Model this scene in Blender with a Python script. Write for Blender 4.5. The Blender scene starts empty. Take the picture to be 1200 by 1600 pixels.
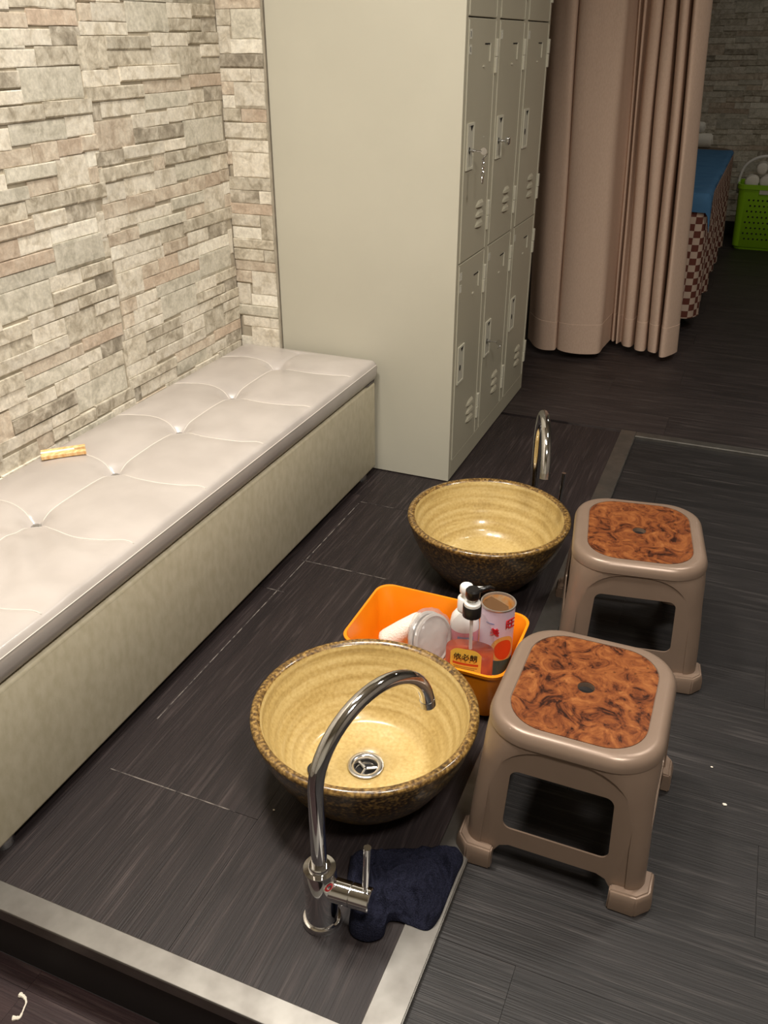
import bpy, bmesh, math, random
import numpy as np
from mathutils import Vector, Matrix, noise as mnoise
random.seed(7)
SC = bpy.context.scene
COL = SC.collection
PI = math.pi

# ------------------------------------------------------------------ camera
F_PX, CX, CY, CAM_H = 1350.0, 600.0, 800.0, 1.2
PITCH = math.atan(738 / F_PX)
YAW = math.atan(638 / math.hypot(F_PX, 738))
CAM = np.array([0, 0, CAM_H])
_hd = np.array([-math.sin(YAW), math.cos(YAW), 0.0])
_rt = np.array([math.cos(YAW), math.sin(YAW), 0.0])
_up = np.array([0, 0, 1.0])
_fw = _hd * math.cos(PITCH) - _up * math.sin(PITCH)
_u = _hd * math.sin(PITCH) + _up * math.cos(PITCH)
def ray(x, y): return _fw + _rt * (x - CX) / F_PX - _u * (y - CY) / F_PX
def onz(x, y, z): d = ray(x, y); return CAM + d * (z - CAM[2]) / d[2]
def onx(x, y, X): d = ray(x, y); return CAM + d * (X - CAM[0]) / d[0]
def ony(x, y, Y): d = ray(x, y); return CAM + d * (Y - CAM[1]) / d[1]

cd = bpy.data.cameras.new('camera')
cam = bpy.data.objects.new('camera', cd); COL.objects.link(cam)
cd.sensor_fit = 'VERTICAL'; cd.sensor_height = 36.0; cd.lens = F_PX / 1600 * 36.0
cd.clip_start = 0.02
cam.matrix_world = Matrix(((_rt[0], _u[0], -_fw[0], CAM[0]), (_rt[1], _u[1], -_fw[1], CAM[1]), (_rt[2], _u[2], -_fw[2], CAM[2]), (0, 0, 0, 1)))
SC.camera = cam

# ------------------------------------------------------------------ world, lights, exposure
w = bpy.data.worlds.new('world'); SC.world = w; w.use_nodes = True
w.node_tree.nodes['Background'].inputs[0].default_value = (1.0, 0.93, 0.85, 1)
w.node_tree.nodes['Background'].inputs[1].default_value = 0.02
def lamp(name, loc, size, energy, col=(1.0, 0.94, 0.85), spread=PI, target=None):
    d = bpy.data.lights.new(name, 'AREA'); d.shape = 'DISK'; d.size = size; d.energy = energy; d.color = col; d.spread = spread
    o = bpy.data.objects.new(name, d); COL.objects.link(o); o.location = loc
    t = Vector(target) - Vector(loc) if target else Vector((0, 0, -1))
    o.rotation_euler = t.to_track_quat('-Z', 'Y').to_euler()
    return o
lamp('downlight_bench', (-0.90, 1.10, 2.37), 0.30, 14.0, spread=2.6)
lamp('downlight_basin', (-0.40, 1.05, 2.37), 0.30, 6.0, spread=2.6)
lamp('downlight_entry', (0.50, 0.20, 2.37), 0.40, 20, spread=2.8)
lamp('fill_corridor', (0.55, 2.25, 2.37), 0.30, 8.0, spread=2.7)  # added fill to brighten the curtain and locker fronts, no known lamp here
lamp('fill_far_room', (0.6, 5.2, 2.37), 0.30, 2.6)  # added weak fill to lift the dark far room, not a known lamp
SC.view_settings.view_transform = 'Standard'
SC.view_settings.look = 'None'
SC.view_settings.exposure = 0.9
SC.view_settings.gamma = 1.0
SC.view_settings.use_curve_mapping = False

# ------------------------------------------------------------------ material helpers
def lin(r, g, b):
    f = lambda c: (c / 255 / 12.92) if c / 255 <= 0.04045 else ((c / 255 + 0.055) / 1.055) ** 2.4
    return (f(r), f(g), f(b), 1)
def nodes(name):
    m = bpy.data.materials.new(name); m.use_nodes = True
    nt = m.node_tree; b = nt.nodes['Principled BSDF']
    return m, nt, b
def N(nt, t, **kw):
    n = nt.nodes.new(t)
    for k, v in kw.items(): setattr(n, k, v)
    return n
def mat(name, col, rough=0.5, metal=0.0, col2=None, scale=(20, 20, 20), detail=4, lo=0.35, hi=0.65, bump=0.0, bscale=None,
        coord='pos', distort=0.0, coat=0.0, spec=0.5, rnd=0.0, rough2=None, emit=None, sheen=0.0):
    m, nt, b = nodes(name)
    b.inputs['Base Color'].default_value = col
    b.inputs['Roughness'].default_value = rough; b.inputs['Metallic'].default_value = metal
    b.inputs['Specular IOR Level'].default_value = spec
    b.inputs['Coat Weight'].default_value = coat; b.inputs['Coat Roughness'].default_value = 0.12
    b.inputs['Sheen Weight'].default_value = sheen
    if col2 is None and not bump: return m
    if coord == 'pos': src = N(nt, 'ShaderNodeNewGeometry').outputs['Position']
    elif coord == 'uv': src = N(nt, 'ShaderNodeTexCoord').outputs['UV']
    else: src = N(nt, 'ShaderNodeTexCoord').outputs['Object']
    mp = N(nt, 'ShaderNodeMapping'); mp.inputs['Scale'].default_value = scale
    nt.links.new(src, mp.inputs[0])
    tx = N(nt, 'ShaderNodeTexNoise'); tx.inputs['Scale'].default_value = 1; tx.inputs['Detail'].default_value = detail
    tx.inputs['Distortion'].default_value = distort
    nt.links.new(mp.outputs[0], tx.inputs['Vector'])
    if col2 is not None:
        cr = N(nt, 'ShaderNodeValToRGB'); e = cr.color_ramp.elements
        e[0].position = lo; e[0].color = col; e[1].position = hi; e[1].color = col2
        nt.links.new(tx.outputs['Fac'], cr.inputs[0])
        out = cr.outputs[0]
        if rnd:
            oi = N(nt, 'ShaderNodeObjectInfo'); mr = N(nt, 'ShaderNodeMapRange'); mr.inputs[3].default_value = 1 - rnd; mr.inputs[4].default_value = 1 + rnd
            nt.links.new(oi.outputs['Random'], mr.inputs[0])
            mx = N(nt, 'ShaderNodeMix', data_type='RGBA', blend_type='MULTIPLY'); mx.inputs[0].default_value = 1
            nt.links.new(out, mx.inputs[6]); nt.links.new(mr.outputs[0], mx.inputs[7]); out = mx.outputs[2]
        nt.links.new(out, b.inputs['Base Color'])
    if rough2 is not None:
        mr = N(nt, 'ShaderNodeMapRange'); mr.inputs[1].default_value = lo; mr.inputs[2].default_value = hi; mr.inputs[3].default_value = rough; mr.inputs[4].default_value = rough2
        nt.links.new(tx.outputs['Fac'], mr.inputs[0]); nt.links.new(mr.outputs[0], b.inputs['Roughness'])
    if bump:
        bt = tx
        if bscale:
            mp2 = N(nt, 'ShaderNodeMapping'); mp2.inputs['Scale'].default_value = bscale; nt.links.new(src, mp2.inputs[0])
            bt = N(nt, 'ShaderNodeTexNoise'); bt.inputs['Scale'].default_value = 1; bt.inputs['Detail'].default_value = 5
            nt.links.new(mp2.outputs[0], bt.inputs['Vector'])
        bp = N(nt, 'ShaderNodeBump'); bp.inputs['Strength'].default_value = bump; bp.inputs['Distance'].default_value = 0.004
        nt.links.new(bt.outputs['Fac'], bp.inputs['Height']); nt.links.new(bp.outputs[0], b.inputs['Normal'])
    return m
def clear_mat(name, tint, amount, rough=0.08, body=(0.55, 0.53, 0.53, 1)):
    m = bpy.data.materials.new(name); m.use_nodes = True; nt = m.node_tree; nt.nodes.clear()
    o = N(nt, 'ShaderNodeOutputMaterial'); mx = N(nt, 'ShaderNodeMixShader'); tr = N(nt, 'ShaderNodeBsdfTransparent'); gl = N(nt, 'ShaderNodeBsdfPrincipled')
    gl.inputs['Specular IOR Level'].default_value = 1.0
    tr.inputs[0].default_value = tint; gl.inputs['Base Color'].default_value = body; gl.inputs['Roughness'].default_value = rough
    mx.inputs[0].default_value = amount
    nt.links.new(tr.outputs[0], mx.inputs[1]); nt.links.new(gl.outputs[0], mx.inputs[2]); nt.links.new(mx.outputs[0], o.inputs[0])
    return m
def wood_mat(name, along, dark, light, streak):
    m, nt, b = nodes(name)
    pos = N(nt, 'ShaderNodeNewGeometry').outputs['Position']
    oi = N(nt, 'ShaderNodeObjectInfo')
    off = N(nt, 'ShaderNodeVectorMath', operation='SCALE'); off.inputs[0].default_value = (7.3, 5.1, 3.7); nt.links.new(oi.outputs['Random'], off.inputs['Scale'])
    ad = N(nt, 'ShaderNodeVectorMath', operation='ADD'); nt.links.new(pos, ad.inputs[0]); nt.links.new(off.outputs[0], ad.inputs[1])
    def tex(sl, sc, det, dist=0.0):
        mp = N(nt, 'ShaderNodeMapping'); mp.inputs['Scale'].default_value = (sl, sc, 1) if along == 'x' else (sc, sl, 1)
        nt.links.new(ad.outputs[0], mp.inputs[0])
        t = N(nt, 'ShaderNodeTexNoise'); t.inputs['Scale'].default_value = 1; t.inputs['Detail'].default_value = det; t.inputs['Distortion'].default_value = dist
        nt.links.new(mp.outputs[0], t.inputs['Vector']); return t.outputs['Fac']
    a = tex(1.6, 26, 5, 0.6); f = tex(8, 380, 3); s = tex(6, 120, 4, 0.4)
    cr = N(nt, 'ShaderNodeValToRGB'); e = cr.color_ramp.elements
    e[0].position = 0.3; e[0].color = dark; e[1].position = 0.72; e[1].color = light
    nt.links.new(a, cr.inputs[0])
    c2 = N(nt, 'ShaderNodeValToRGB'); e = c2.color_ramp.elements
    e[0].position = 0.54; e[0].color = (0, 0, 0, 1); e[1].position = 0.78; e[1].color = (1, 1, 1, 1)
    nt.links.new(s, c2.inputs[0])
    mx = N(nt, 'ShaderNodeMix', data_type='RGBA'); nt.links.new(c2.outputs[0], mx.inputs[0]); nt.links.new(cr.outputs[0], mx.inputs[6]); mx.inputs[7].default_value = streak
    c3 = N(nt, 'ShaderNodeMapRange'); c3.inputs[1].default_value = 0.3; c3.inputs[2].default_value = 0.7; c3.inputs[3].default_value = 0.72; c3.inputs[4].default_value = 1.2
    nt.links.new(f, c3.inputs[0])
    m2 = N(nt, 'ShaderNodeMix', data_type='RGBA', blend_type='MULTIPLY'); m2.inputs[0].default_value = 1
    nt.links.new(mx.outputs[2], m2.inputs[6]); nt.links.new(c3.outputs[0], m2.inputs[7])
    nt.links.new(m2.outputs[2], b.inputs['Base Color'])
    b.inputs['Roughness'].default_value = 0.5; b.inputs['Specular IOR Level'].default_value = 0.35
    bp = N(nt, 'ShaderNodeBump'); bp.inputs['Strength'].default_value = 0.35; bp.inputs['Distance'].default_value = 0.002
    nt.links.new(f, bp.inputs['Height']); nt.links.new(bp.outputs[0], b.inputs['Normal'])
    return m
def stone_mat(name, c1, c2, c3):
    m, nt, b = nodes(name)
    pos = N(nt, 'ShaderNodeNewGeometry').outputs['Position']; oi = N(nt, 'ShaderNodeObjectInfo')
    off = N(nt, 'ShaderNodeVectorMath', operation='SCALE'); off.inputs[0].default_value = (17.3, 25.1, 13.7); nt.links.new(oi.outputs['Random'], off.inputs['Scale'])
    ad = N(nt, 'ShaderNodeVectorMath', operation='ADD'); nt.links.new(pos, ad.inputs[0]); nt.links.new(off.outputs[0], ad.inputs[1])
    def tex(sc, det, dist):
        t = N(nt, 'ShaderNodeTexNoise'); t.inputs['Scale'].default_value = sc; t.inputs['Detail'].default_value = det; t.inputs['Distortion'].default_value = dist; t.inputs['Roughness'].default_value = 0.62
        nt.links.new(ad.outputs[0], t.inputs['Vector']); return t.outputs['Fac']
    a = tex(30, 9, 0.55); v = tex(120, 4, 0.3)
    cr = N(nt, 'ShaderNodeValToRGB'); e = cr.color_ramp.elements
    e[0].position = 0.36; e[0].color = c1; e[1].position = 0.66; e[1].color = c3
    k = cr.color_ramp.elements.new(0.5); k.color = c2
    nt.links.new(a, cr.inputs[0])
    mr = N(nt, 'ShaderNodeMapRange'); mr.inputs[1].default_value = 0.3; mr.inputs[2].default_value = 0.7; mr.inputs[3].default_value = 0.82; mr.inputs[4].default_value = 1.12
    nt.links.new(v, mr.inputs[0])
    r2 = N(nt, 'ShaderNodeMapRange'); r2.inputs[3].default_value = 0.9; r2.inputs[4].default_value = 1.1; nt.links.new(oi.outputs['Random'], r2.inputs[0])
    mm = N(nt, 'ShaderNodeMath', operation='MULTIPLY'); nt.links.new(mr.outputs[0], mm.inputs[0]); nt.links.new(r2.outputs[0], mm.inputs[1])
    m2 = N(nt, 'ShaderNodeMix', data_type='RGBA', blend_type='MULTIPLY'); m2.inputs[0].default_value = 1
    nt.links.new(cr.outputs[0], m2.inputs[6]); nt.links.new(mm.outputs[0], m2.inputs[7]); nt.links.new(m2.outputs[2], b.inputs['Base Color'])
    b.inputs['Roughness'].default_value = 0.75; b.inputs['Specular IOR Level'].default_value = 0.25
    bp = N(nt, 'ShaderNodeBump'); bp.inputs['Strength'].default_value = 0.35; bp.inputs['Distance'].default_value = 0.003
    nt.links.new(a, bp.inputs['Height']); nt.links.new(bp.outputs[0], b.inputs['Normal'])
    return m

STONE = {
    'L': stone_mat('stone_cream', lin(194, 184, 165), lin(219, 211, 195), lin(230, 223, 208)),
    'W': stone_mat('stone_white', lin(218, 211, 196), lin(234, 228, 213), lin(240, 235, 222)),
    'G': stone_mat('stone_grey', lin(182, 176, 160), lin(203, 197, 181), lin(215, 209, 194)),
    'g': stone_mat('stone_beige', lin(164, 154, 136), lin(198, 189, 171), lin(218, 211, 195)),
    'T': stone_mat('stone_tan', lin(182, 163, 144), lin(198, 180, 160), lin(212, 197, 179)),
    't': stone_mat('stone_pale_tan', lin(178, 162, 143), lin(202, 188, 169), lin(219, 208, 190)),
    'D': stone_mat('stone_dark', lin(138, 129, 114), lin(168, 159, 143), lin(206, 198, 183)),
}
MT = {}
MT['plaster'] = mat('plaster', lin(205, 198, 182), 0.85, col2=lin(212, 206, 190), scale=(6, 6, 6))
MT['dark_plaster'] = mat('dark_plaster', lin(120, 112, 104), 0.85, col2=lin(130, 122, 112), scale=(6, 6, 6))
MT['mortar'] = mat('mortar', lin(160, 150, 132), 0.9, col2=lin(180, 170, 152), scale=(30, 30, 30))
MT['wood_left'] = wood_mat('wood_plum_black', 'y', lin(30, 24, 25), lin(42, 34, 34), lin(64, 55, 54))
MT['wood_right'] = wood_mat('wood_charcoal', 'x', lin(26, 24, 24), lin(38, 35, 35), lin(62, 58, 57))
MT['wood_far'] = wood_mat('wood_far', 'x', lin(36, 30, 30), lin(54, 46, 45), lin(80, 72, 70))
MT['wood_low'] = wood_mat('wood_low', 'x', lin(40, 26, 28), lin(58, 42, 42), lin(78, 64, 62))
MT['joint'] = mat('joint_black', lin(24, 20, 20), 0.8)
MT['dust'] = mat('joint_dust', lin(120, 112, 106), 0.9, col2=lin(40, 34, 34), scale=(40, 40, 40), lo=0.4, hi=0.6)
MT['steel'] = mat('brushed_steel', lin(146, 143, 138), 0.42, 1.0, col2=lin(122, 118, 113), scale=(14, 14, 14), rough2=0.5)
MT['black_lino'] = mat('black_riser', lin(30, 26, 27), 0.6)
MT['chrome'] = mat('chrome', lin(226, 226, 228), 0.07, 1.0)
MT['satin'] = mat('satin_chrome', lin(205, 204, 202), 0.2, 1.0)
MT['locker'] = mat('locker_paint', lin(190, 186, 170), 0.42, col2=lin(195, 191, 175), scale=(3, 3, 3), bump=0.04, bscale=(420, 420, 420))
MT['locker_door'] = mat('locker_door_paint', lin(174, 168, 148), 0.38, col2=lin(180, 174, 154), scale=(3, 3, 3), bump=0.04, bscale=(420, 420, 420))
MT['locker_trim'] = mat('locker_trim_paint', lin(204, 200, 182), 0.35)
MT['gap'] = mat('gap_black', lin(18, 16, 15), 0.8)
MT['sticker'] = mat('sticker_white', lin(214, 210, 196), 0.6, col2=lin(180, 174, 158), scale=(300, 300, 300), lo=0.5, hi=0.6)
MT['ink'] = mat('ink_black', lin(25, 22, 20), 0.6)
MT['leather'] = mat('pearl_leather', lin(175, 167, 161), 0.30, col2=lin(186, 178, 172), scale=(9, 9, 9), spec=0.6, coat=0.25, bump=0.05, bscale=(700, 700, 700))
MT['leather_base'] = mat('cream_leather', lin(178, 169, 144), 0.5, col2=lin(190, 181, 158), scale=(34, 60, 34), detail=8, bump=0.05, bscale=(700, 700, 700))
MT['thread_and_highlight'] = mat('thread_and_highlight', lin(214, 206, 196), 0.6)  # stitching thread; the pale tone also paints highlights on the seat seams
MT['crystal'] = mat('crystal', lin(190, 190, 192), 0.12, 0.9)
MT['stool'] = mat('taupe_plastic', lin(132, 112, 97), 0.34, 0.25, col2=lin(134, 114, 99), scale=(30, 30, 30), bump=0.03, bscale=(900, 900, 900))
MT['orange'] = mat('orange_plastic', lin(240, 134, 10), 0.35, col2=lin(244, 142, 16), scale=(12, 12, 12))
MT['navy'] = mat('navy_terry', lin(24, 25, 36), 0.95, col2=lin(38, 39, 54), scale=(500, 500, 500), bump=0.8, spec=0.05)
MT['white_plastic'] = mat('white_plastic', lin(236, 234, 230), 0.35)
MT['white_terry'] = mat('white_terry', lin(228, 222, 208), 0.95, col2=lin(240, 236, 226), scale=(350, 350, 350), bump=0.5, spec=0.1)
MT['black_plastic'] = mat('black_plastic', lin(24, 22, 22), 0.3)
MT['lid_plastic'] = mat('lid_plastic', lin(196, 190, 184), 0.4)
MT['rubber'] = mat('black_rubber', lin(20, 19, 19), 0.55)
MT['clear'] = clear_mat('clear_plastic', (0.95, 0.94, 0.94, 1), 0.13, 0.04)
MT['bag'] = clear_mat('clear_bag', (0.95, 0.93, 0.92, 1), 0.24, 0.18)
MT['amber'] = mat('amber_liquid', lin(140, 34, 6), 0.15, col2=lin(176, 66, 14), scale=(30, 30, 30), coat=0.3)
MT['label'] = mat('yellow_label', lin(240, 205, 84), 0.5)
MT['label_ink'] = mat('label_brown_print', lin(150, 120, 50), 0.6)
MT['red'] = mat('red_print', lin(196, 30, 40), 0.5)
MT['redbar'] = mat('orange_red_print', lin(206, 84, 40), 0.5)
MT['lilac'] = mat('lilac_print', lin(214, 196, 214), 0.4)
MT['can_metal'] = mat('can_metal', lin(214, 206, 196), 0.3, 0.8)
MT['cocoa'] = mat('foil_brown', lin(86, 54, 14), 0.5)
MT['foil'] = mat('orange_lining', lin(236, 160, 70), 0.4, col2=lin(222, 196, 160), scale=(50, 50, 50))
MT['food'] = mat('food_print', lin(206, 72, 30), 0.5)
MT['plate_print'] = mat('plate_print', lin(214, 168, 90), 0.5)
MT['dark_teal'] = mat('dark_teal_print', lin(52, 84, 80), 0.5)
MT['pink'] = mat('pink_print', lin(226, 128, 150), 0.45)
MT['blue_print'] = mat('blue_print', lin(112, 128, 178), 0.5)
MT['curtain'] = mat('curtain_cloth', lin(201, 173, 153), 0.85, col2=lin(208, 181, 161), scale=(260, 260, 90), bump=0.15, spec=0.15)
MT['blue_sheet'] = mat('blue_sheet', lin(70, 112, 150), 0.9, col2=lin(78, 120, 158), scale=(14, 14, 14), spec=0.1)
MT['bed_vinyl'] = mat('bed_vinyl', lin(112, 92, 74), 0.5)
MT['lime'] = mat('lime_plastic', lin(150, 205, 30), 0.4)
MT['wood_clip'] = mat('wood_clip', lin(226, 170, 104), 0.5, col2=lin(244, 214, 160), scale=(160, 60, 60))
MT['paper'] = mat('paper_scrap', lin(232, 222, 206), 0.9)

def checker_mat():
    m, nt, b = nodes('checked_cloth')
    uv = N(nt, 'ShaderNodeTexCoord'); ck = N(nt, 'ShaderNodeTexChecker'); ck.inputs['Scale'].default_value = 1
    ck.inputs['Color1'].default_value = lin(112, 66, 56); ck.inputs['Color2'].default_value = lin(204, 180, 162)
    nt.links.new(uv.outputs['UV'], ck.inputs['Vector']); nt.links.new(ck.outputs[0], b.inputs['Base Color'])
    b.inputs['Roughness'].default_value = 0.9; b.inputs['Specular IOR Level'].default_value = 0.1
    return m
MT['check'] = checker_mat()
def burl_mat():
    m, nt, b = nodes('burl_inlay')
    co = N(nt, 'ShaderNodeTexCoord').outputs['Object']
    oi = N(nt, 'ShaderNodeObjectInfo'); off = N(nt, 'ShaderNodeVectorMath', operation='SCALE'); off.inputs[0].default_value = (3.1, 2.3, 4.1); nt.links.new(oi.outputs['Random'], off.inputs['Scale'])
    ad = N(nt, 'ShaderNodeVectorMath', operation='ADD'); nt.links.new(co, ad.inputs[0]); nt.links.new(off.outputs[0], ad.inputs[1])
    t = N(nt, 'ShaderNodeTexNoise'); t.inputs['Scale'].default_value = 26; t.inputs['Detail'].default_value = 10; t.inputs['Distortion'].default_value = 1.5; t.inputs['Roughness'].default_value = 0.72
    nt.links.new(ad.outputs[0], t.inputs['Vector'])
    cr = N(nt, 'ShaderNodeValToRGB'); e = cr.color_ramp.elements
    e[0].position = 0.38; e[0].color = lin(40, 19, 12); e[1].position = 0.76; e[1].color = lin(164, 108, 62)
    k = cr.color_ramp.elements.new(0.46); k.color = lin(100, 52, 27)
    k = cr.color_ramp.elements.new(0.56); k.color = lin(128, 74, 38)
    nt.links.new(t.outputs['Fac'], cr.inputs[0])
    vo = N(nt, 'ShaderNodeTexVoronoi'); vo.inputs['Scale'].default_value = 60; nt.links.new(ad.outputs[0], vo.inputs['Vector'])
    c2 = N(nt, 'ShaderNodeValToRGB'); e = c2.color_ramp.elements; e[0].position = 0.05; e[0].color = (0.2, 0.16, 0.14, 1); e[1].position = 0.2; e[1].color = (1, 1, 1, 1)
    nt.links.new(vo.outputs['Distance'], c2.inputs[0])
    mx = N(nt, 'ShaderNodeMix', data_type='RGBA', blend_type='MULTIPLY'); mx.inputs[0].default_value = 0.8
    nt.links.new(cr.outputs[0], mx.inputs[6]); nt.links.new(c2.outputs[0], mx.inputs[7]); nt.links.new(mx.outputs[2], b.inputs['Base Color'])
    b.inputs['Roughness'].default_value = 0.32
    return m
MT['burl'] = burl_mat()
def glaze_mat(name, c1, c2, c3, rings, rough):
    m, nt, b = nodes(name)
    co = N(nt, 'ShaderNodeTexCoord').outputs['Object']
    t = N(nt, 'ShaderNodeTexNoise'); t.inputs['Scale'].default_value = 160; t.inputs['Detail'].default_value = 3; nt.links.new(co, t.inputs['Vector'])
    mp = N(nt, 'ShaderNodeMapping'); mp.inputs['Scale'].default_value = (5, 5, 90); nt.links.new(co, mp.inputs[0])
    r = N(nt, 'ShaderNodeTexNoise'); r.inputs['Scale'].default_value = 1; r.inputs['Detail'].default_value = 4; nt.links.new(mp.outputs[0], r.inputs['Vector'])
    mix = N(nt, 'ShaderNodeMix'); mix.inputs[0].default_value = rings; nt.links.new(t.outputs['Fac'], mix.inputs[2]); nt.links.new(r.outputs['Fac'], mix.inputs[3])
    cr = N(nt, 'ShaderNodeValToRGB'); e = cr.color_ramp.elements; e[0].position = 0.36; e[0].color = c1; e[1].position = 0.64; e[1].color = c3
    k = cr.color_ramp.elements.new(0.5); k.color = c2
    nt.links.new(mix.outputs[0], cr.inputs[0]); nt.links.new(cr.outputs[0], b.inputs['Base Color'])
    b.inputs['Roughness'].default_value = rough; b.inputs['Coat Weight'].default_value = 0.4; b.inputs['Coat Roughness'].default_value = 0.1
    bp = N(nt, 'ShaderNodeBump'); bp.inputs['Strength'].default_value = 0.12; bp.inputs['Distance'].default_value = 0.003
    nt.links.new(mix.outputs[0], bp.inputs['Height']); nt.links.new(bp.outputs[0], b.inputs['Normal'])
    return m
MT['glaze_in'] = glaze_mat('glaze_inside', lin(170, 143, 86), lin(190, 164, 106), lin(204, 181, 126), 0.6, 0.28)
MT['glaze_rim'] = glaze_mat('glaze_rim', lin(66, 46, 22), lin(112, 84, 42), lin(158, 126, 70), 0.1, 0.3)
MT['glaze_out'] = glaze_mat('glaze_outside', lin(30, 22, 13), lin(74, 56, 29), lin(138, 108, 56), 0.2, 0.35)

# ------------------------------------------------------------------ mesh helpers
def obj(name, bm, m, parent=None, smooth=False, loc=None):
    if isinstance(bm, bmesh.types.BMesh):
        me = bpy.data.meshes.new(name); bm.normal_update(); bm.to_mesh(me); bm.free()
    else: me = bm
    if m is not None and not me.materials: me.materials.append(MT[m] if isinstance(m, str) else m)
    if smooth:
        for p in me.polygons: p.use_smooth = True
    o = bpy.data.objects.new(name, me); COL.objects.link(o)
    if parent is not None: o.parent = parent
    if loc is not None: o.location = loc
    return o
def tag(o, label, cat, group=None):
    o['label'] = label; o['category'] = cat
    if group: o['group'] = group
    return o
def struct(o): o['kind'] = 'structure'; return o
def thing(name, label, cat, loc=(0, 0, 0), rz=0.0, group=None):
    o = bpy.data.objects.new(name, None); COL.objects.link(o); o.empty_display_size = 0.05
    o.location = loc; o.rotation_euler = (0, 0, rz)
    return tag(o, label, cat, group)
def box(bm, x0, x1, y0, y1, z0, z1):
    v = [bm.verts.new(p) for p in ((x0, y0, z0), (x1, y0, z0), (x1, y1, z0), (x0, y1, z0), (x0, y0, z1), (x1, y0, z1), (x1, y1, z1), (x0, y1, z1))]
    for f in ((3, 2, 1, 0), (4, 5, 6, 7), (0, 1, 5, 4), (1, 2, 6, 5), (2, 3, 7, 6), (3, 0, 4, 7)): bm.faces.new([v[i] for i in f])
    return bm
def bbox(x0, x1, y0, y1, z0, z1, bev=0.0, seg=2):
    bm = box(bmesh.new(), x0, x1, y0, y1, z0, z1)
    if bev: bmesh.ops.bevel(bm, geom=bm.edges[:], offset=bev, segments=seg, affect='EDGES', profile=0.5)
    return bm
def lathe(bm, prof, n=48, c=(0, 0, 0), a0=0.0, a1=2 * PI, cap=False):
    full = abs(a1 - a0 - 2 * PI) < 1e-6
    rings = []
    for r, z in prof:
        if r < 1e-6: rings.append([bm.verts.new((c[0], c[1], c[2] + z))])
        else: rings.append([bm.verts.new((c[0] + r * math.cos(a0 + (a1 - a0) * i / n), c[1] + r * math.sin(a0 + (a1 - a0) * i / n), c[2] + z)) for i in range(n if full else n + 1)])
    for A, B in zip(rings, rings[1:]):
        m = max(len(A), len(B))
        for i in range(m if full else m - 1):
            j = (i + 1) % m if full else i + 1
            if len(A) == 1 and len(B) == 1: continue
            if len(A) == 1: bm.faces.new((A[0], B[i], B[j]))
            elif len(B) == 1: bm.faces.new((A[i], B[0], A[j]))
            else: bm.faces.new((A[i], B[i], B[j], A[j]))
    bmesh.ops.recalc_face_normals(bm, faces=bm.faces[:])
    return bm
def tube(bm, pts, rad, n=16, cap=True):
    pts = [Vector(p) for p in pts]; rings = []
    rad = rad if isinstance(rad, (list, tuple)) else [rad] * len(pts)
    prev = None
    for i, p in enumerate(pts):
        t = (pts[min(i + 1, len(pts) - 1)] - pts[max(i - 1, 0)]).normalized()
        if prev is None:
            a = Vector((0, 0, 1)) if abs(t.z) < 0.9 else Vector((1, 0, 0)); x = t.cross(a).normalized()
        else: x = (prev - t * prev.dot(t)).normalized()
        prev = x; y = t.cross(x)
        rings.append([bm.verts.new(p + (x * math.cos(2 * PI * k / n) + y * math.sin(2 * PI * k / n)) * rad[i]) for k in range(n)])
    for A, B in zip(rings, rings[1:]):
        for k in range(n): bm.faces.new((A[k], A[(k + 1) % n], B[(k + 1) % n], B[k]))
    if cap: bm.faces.new(rings[0][::-1]); bm.faces.new(rings[-1])
    bmesh.ops.recalc_face_normals(bm, faces=bm.faces[:])
    return bm
def rrect(hx, hy, r, n=8):
    out = []
    for cx, cy, a in ((hx - r, hy - r, 0), (-hx + r, hy - r, PI / 2), (-hx + r, -hy + r, PI), (hx - r, -hy + r, 1.5 * PI)):
        for k in range(n + 1): out.append((cx + r * math.cos(a + PI / 2 * k / n), cy + r * math.sin(a + PI / 2 * k / n)))
    return out
def loft(bm, loops, cap0=True, cap1=True, close=False):
    R = [[bm.verts.new(p) for p in L] for L in loops]; n = len(R[0])
    for A, B in zip(R, R[1:] + ([R[0]] if close else [])):
        for k in range(n): bm.faces.new((A[k], A[(k + 1) % n], B[(k + 1) % n], B[k]))
    if not close:
        if cap0: bm.faces.new(R[0][::-1])
        if cap1: bm.faces.new(R[-1])
    bmesh.ops.recalc_face_normals(bm, faces=bm.faces[:])
    return bm
def prism(bm, pts2, fn0, fn1):
    return loft(bm, [[fn0(a, b) for a, b in pts2], [fn1(a, b) for a, b in pts2]])
def shade_auto(o, ang=35):
    for p in o.data.polygons: p.use_smooth = True
    bm = bmesh.new(); bm.from_mesh(o.data)
    for e in bm.edges:
        if len(e.link_faces) == 2 and e.calc_face_angle(0) > math.radians(ang): e.smooth = False
    bm.to_mesh(o.data); bm.free()
    return o
def catmull(P, n):
    P = [np.array(p, float) for p in P]; P = [2 * P[0] - P[1]] + P + [2 * P[-1] - P[-2]]; out = []
    for i in range(1, len(P) - 2):
        for k in range(n):
            t = k / n; a, b, c, d = P[i - 1:i + 3]
            out.append(0.5 * (2 * b + (c - a) * t + (2 * a - 5 * b + 4 * c - d) * t * t + (3 * b - a - 3 * c + d) * t ** 3))
    out.append(P[-2]); return out
def text(name, body, size, m, parent, mw, ext=0.0003):
    cu = bpy.data.curves.new(name, 'FONT'); cu.body = body; cu.size = size; cu.extrude = ext; cu.align_x = 'CENTER'; cu.align_y = 'CENTER'
    t = bpy.data.objects.new(name, cu); COL.objects.link(t)
    dg = bpy.context.evaluated_depsgraph_get(); me = bpy.data.meshes.new_from_object(t.evaluated_get(dg))
    bpy.data.objects.remove(t)
    me.materials.clear()
    o = obj(name, me, m, parent); o.matrix_local = mw
    return o
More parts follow.
